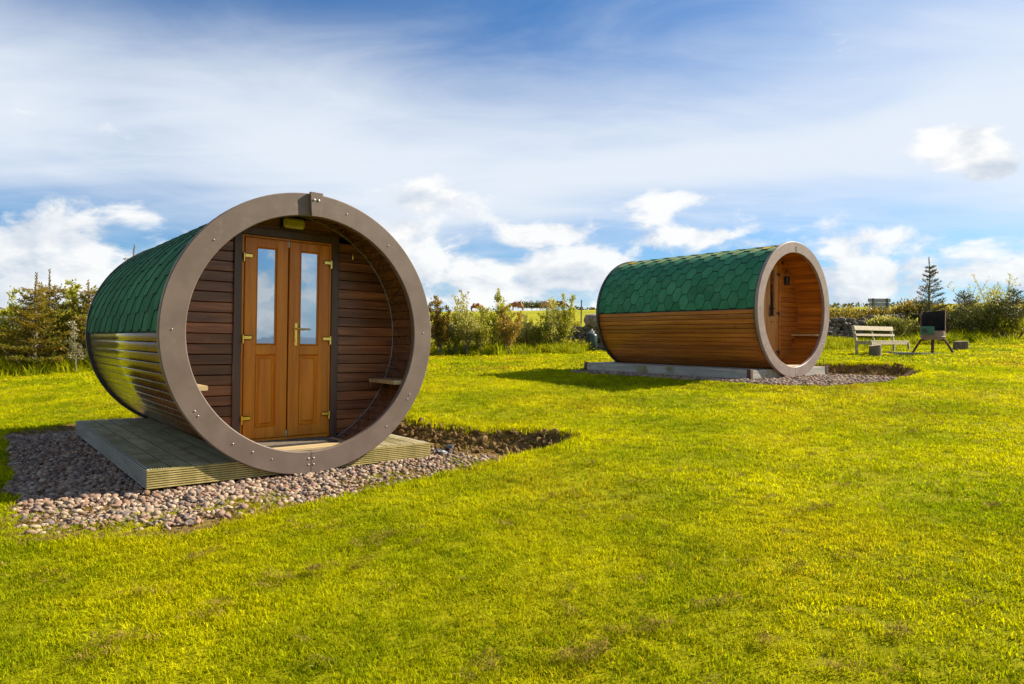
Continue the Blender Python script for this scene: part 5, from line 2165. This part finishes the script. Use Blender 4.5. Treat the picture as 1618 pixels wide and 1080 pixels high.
shrub('willow_shrub', p, CAM_Z + (535.7 - 436) / 1053.2 * 27.0 - p.z, 1.9, 13, 2300, .075, 'willow', 'tall pale willow with long arching shoots at the right', 'shrub', GR, 43, lean=(-.5, 0), splay=.8, bare=.35, upright=1.4, crown_pow=.9)
p = col_at(1558, 26.2)
gorse(p, 2.6, 1.55, 1.4, 'dark rounded bush under the tall willow', 44, 0, 'dark', 5200, GR, 'dark_bush')
p = at(1601, 522)
p = col_at(1601, 25.4)
spruce(p, CAM_Z + (535.7 - 452) / 1053.2 * 25.4 - p.z, .95, 'spruce', 'open spruce with bare lower trunk at the right edge', 45, .12, .9, .42, .2, GR, leaf=.09)
p = col_at(1592, 27.5)
shrub('willow_shrub', p, CAM_Z + (535.7 - 440) / 1053.2 * 27.5 - p.z, .9, 7, 420, .07, 'willow', 'thin leggy willow shoots beside the open spruce', 'shrub', GR, 46, splay=.5, bare=.5, upright=1.5)
p = col_at(1585, 25.6)
gorse(p, 2.2, 1.0, 1.0, 'low green bush round the foot of the open spruce', 47, 0, 'young', 2600, GR, 'green_bush')
p = col_at(1628, 29.0)
gorse(p, 2.0, 1.6, 1.2, 'yellow gorse at the far right edge of the view', 48, .3, 'gorse', 2600, GR)


# ------------------------------------------------------------------ sign board beyond the wall
def build_sign():
    Y = 33.0
    k = Y / 1053.2
    X = (1389 - 809) * k
    zb = gz(X, Y)
    t = empty('sign_board', (X, Y, zb), (0, 0, .1))
    tag(t, 'grey plank board on two posts, seen from behind over the gorse', 'board')
    top = CAM_Z + (535.7 - 469) * k - zb
    for i in range(3):
        hh = 6.1 * k
        ww = 19 * k if i == 0 else 17 * k
        new_obj('plank', boxmesh('plank', -ww, ww, -.012, .012, top - (i + 1) * hh, top - i * hh - .012, .003), MT['signwood'], t)
    for sx in (-11 * k, 12 * k):
        new_obj('post', boxmesh('post', sx - .04, sx + .04, -.080, -.013, -.1, top - .004, .004), MT['post'], t)


build_sign()

# fence posts in the pasture
for i, (px, py0, py1, Y, lab) in enumerate(((690, 480, 500, 60, 'thin fence post on the skyline just right of the near cabin'), (708.5, 484, 497, 85, 'small fence post on the skyline left of the willow sapling'), (918, 474, 497, 55, 'leaning fence post on the skyline left of the far cabin'))):
    k = Y / 1053.2
    X = (px - 809) * k
    zb = gz(X, Y)
    top = CAM_Z + (535.7 - py0) * k
    bm = bmesh.new()
    cyl(bm, (0, 0, -.3), (.03, 0, max(top - zb, 1.0)), .06, .05, 8)
    cyl(bm, (.03, 0, max(top - zb, 1.0)), (.03, 0, max(top - zb, 1.0) + .05), .05, .02, 8)
    o = new_obj('fence_post', bm_mesh('fence_post', bm), MT['post'])
    o.location = (X, Y, zb)
    tag(o, lab, 'post', 'fence posts in the pasture')


# ------------------------------------------------------------------ grazing cows
def build_cow(px, Y, yaw, mat, label, s=1.0, graze=True):
    k = Y / 1053.2
    X = (px - 809) * k
    me = bpy.data.meshes.new('cow')
    hz = .55 if graze else 1.45
    V = [(0, 0, 1.05), (.45, 0, 1.08), (.85, 0, 1.12), (1.15, 0, 1.15 if not graze else 1.0), (1.45, 0, hz + .1), (1.72, 0, hz - .12),
         (-.45, 0, 1.10), (-.80, 0, 1.12), (-.93, 0, .95), (-1.0, 0, .45),
         (.80, .22, .75), (.80, .23, .42), (.82, .23, .02), (.80, -.22, .75), (.80, -.23, .42), (.84, -.23, .02),
         (-.75, .22, .78), (-.88, .23, .45), (-.80, .23, .02), (-.75, -.22, .78), (-.88, -.23, .45), (-.76, -.23, .02),
         (1.45, .20, hz + .20), (1.45, -.20, hz + .20)]
    E_ = [(0, 1), (1, 2), (2, 3), (3, 4), (4, 5), (0, 6), (6, 7), (7, 8), (8, 9), (2, 10), (10, 11), (11, 12), (2, 13), (13, 14), (14, 15), (7, 16), (16, 17), (17, 18), (7, 19), (19, 20), (20, 21), (4, 22), (4, 23)]
    R = [.47, .46, .40, .24, .17, .12, .46, .38, .07, .04, .13, .07, .06, .13, .07, .06, .15, .08, .06, .15, .08, .06, .05, .05]
    me.from_pydata(V, E_, [])
    o = new_obj('cow', me, mat)
    o.location = (X, Y, gz(X, Y))
    o.rotation_euler = (0, 0, yaw)
    o.scale = (s, s, s)
    sk = o.modifiers.new('skin', 'SKIN')
    for i, r in enumerate(R):
        me.skin_vertices[0].data[i].radius = (r, r)
    me.skin_vertices[0].data[0].use_root = True
    ss = o.modifiers.new('sub', 'SUBSURF')
    ss.levels = ss.render_levels = 1
    # turn the grown surface into a plain mesh
    dg = bpy.context.evaluated_depsgraph_get()
    me2 = bpy.data.meshes.new_from_object(o.evaluated_get(dg))
    o.modifiers.clear()
    o.data = me2
    if len(me2.materials) == 0:
        me2.materials.append(mat)
    me2.polygons.foreach_set('use_smooth', [True] * len(me2.polygons))
    tag(o, label, 'cow', 'cows grazing on the skyline')


build_cow(752, 116, .3, MT['cow_brown'], 'red brown cow lower on the slope, leftmost of the herd', .95)
build_cow(818, 128, 3.3, MT['cow_brown'], 'red brown and tan cow standing on the skyline above the wall', 1.15)
build_cow(861, 128, -.9, MT['cow_tan'], 'pale tan cow on the skyline between the dark bush and the tall shoots', 1.15, False)
build_cow(884, 130, .1, MT['cow_dark'], 'dark brown cow on the skyline nearest the far cabin', 1.15)
p = col_at(842, 132)
gorse(p, 8.5, 1.8, 3, 'dark green thicket on the skyline between the cows', 60, 0, 'dark', 2600, None, 'skyline_thicket', 'thicket', .32)


# ------------------------------------------------------------------ far woods on the skyline
def far_wood(name, px0, px1, Y, over, label, seed):
    """trees beyond the ridge, their tops a little over the skyline"""
    g = np.random.default_rng(seed)
    k = Y / 1053.2
    A = Acc()
    P = []
    yy = np.linspace(60, 200, 80)
    for x in np.arange((px0 - 809) * k, (px1 - 809) * k, 1.6):
        u = x / Y
        ridge = float(((natural(u * yy, yy) - CAM_Z) / yy).max())
        top = CAM_Z + Y * ridge + over * k * (g.uniform(.45, 1.1) * (.75 + .25 * math.sin(x * .11)))
        zb = gz(x, Y)
        n = 60
        v = g.normal(size=(n, 3)) * np.array([1.6, 1.6, 0]) + np.array([x, Y, 0])
        v[:, 2] = top - (top - zb) * g.uniform(0, 1, n) ** 1.3
        P.append(v)
    P = np.concatenate(P)
    V, F = leaf_quads(P, g.normal(size=(len(P), 3)) + np.array([0, 0, .4]), 1.1 * g.uniform(.6, 1.3, len(P)), .9)
    A.add(V, F)
    o = new_obj(name, A.mesh(name), FOL['dark'])
    tag(o, label, 'woodland', kind='stuff')


far_wood('distant_woodland', 1225, 1440, 260, 5, 'dark line of distant trees on the skyline right of the far cabin', 1)
far_wood('distant_woodland', -60, 190, 240, 4, 'low dark line of distant trees on the left skyline', 2)
far_wood('distant_woodland', 902, 945, 230, 4, 'short dark tree line on the skyline left of the far cabin', 3)
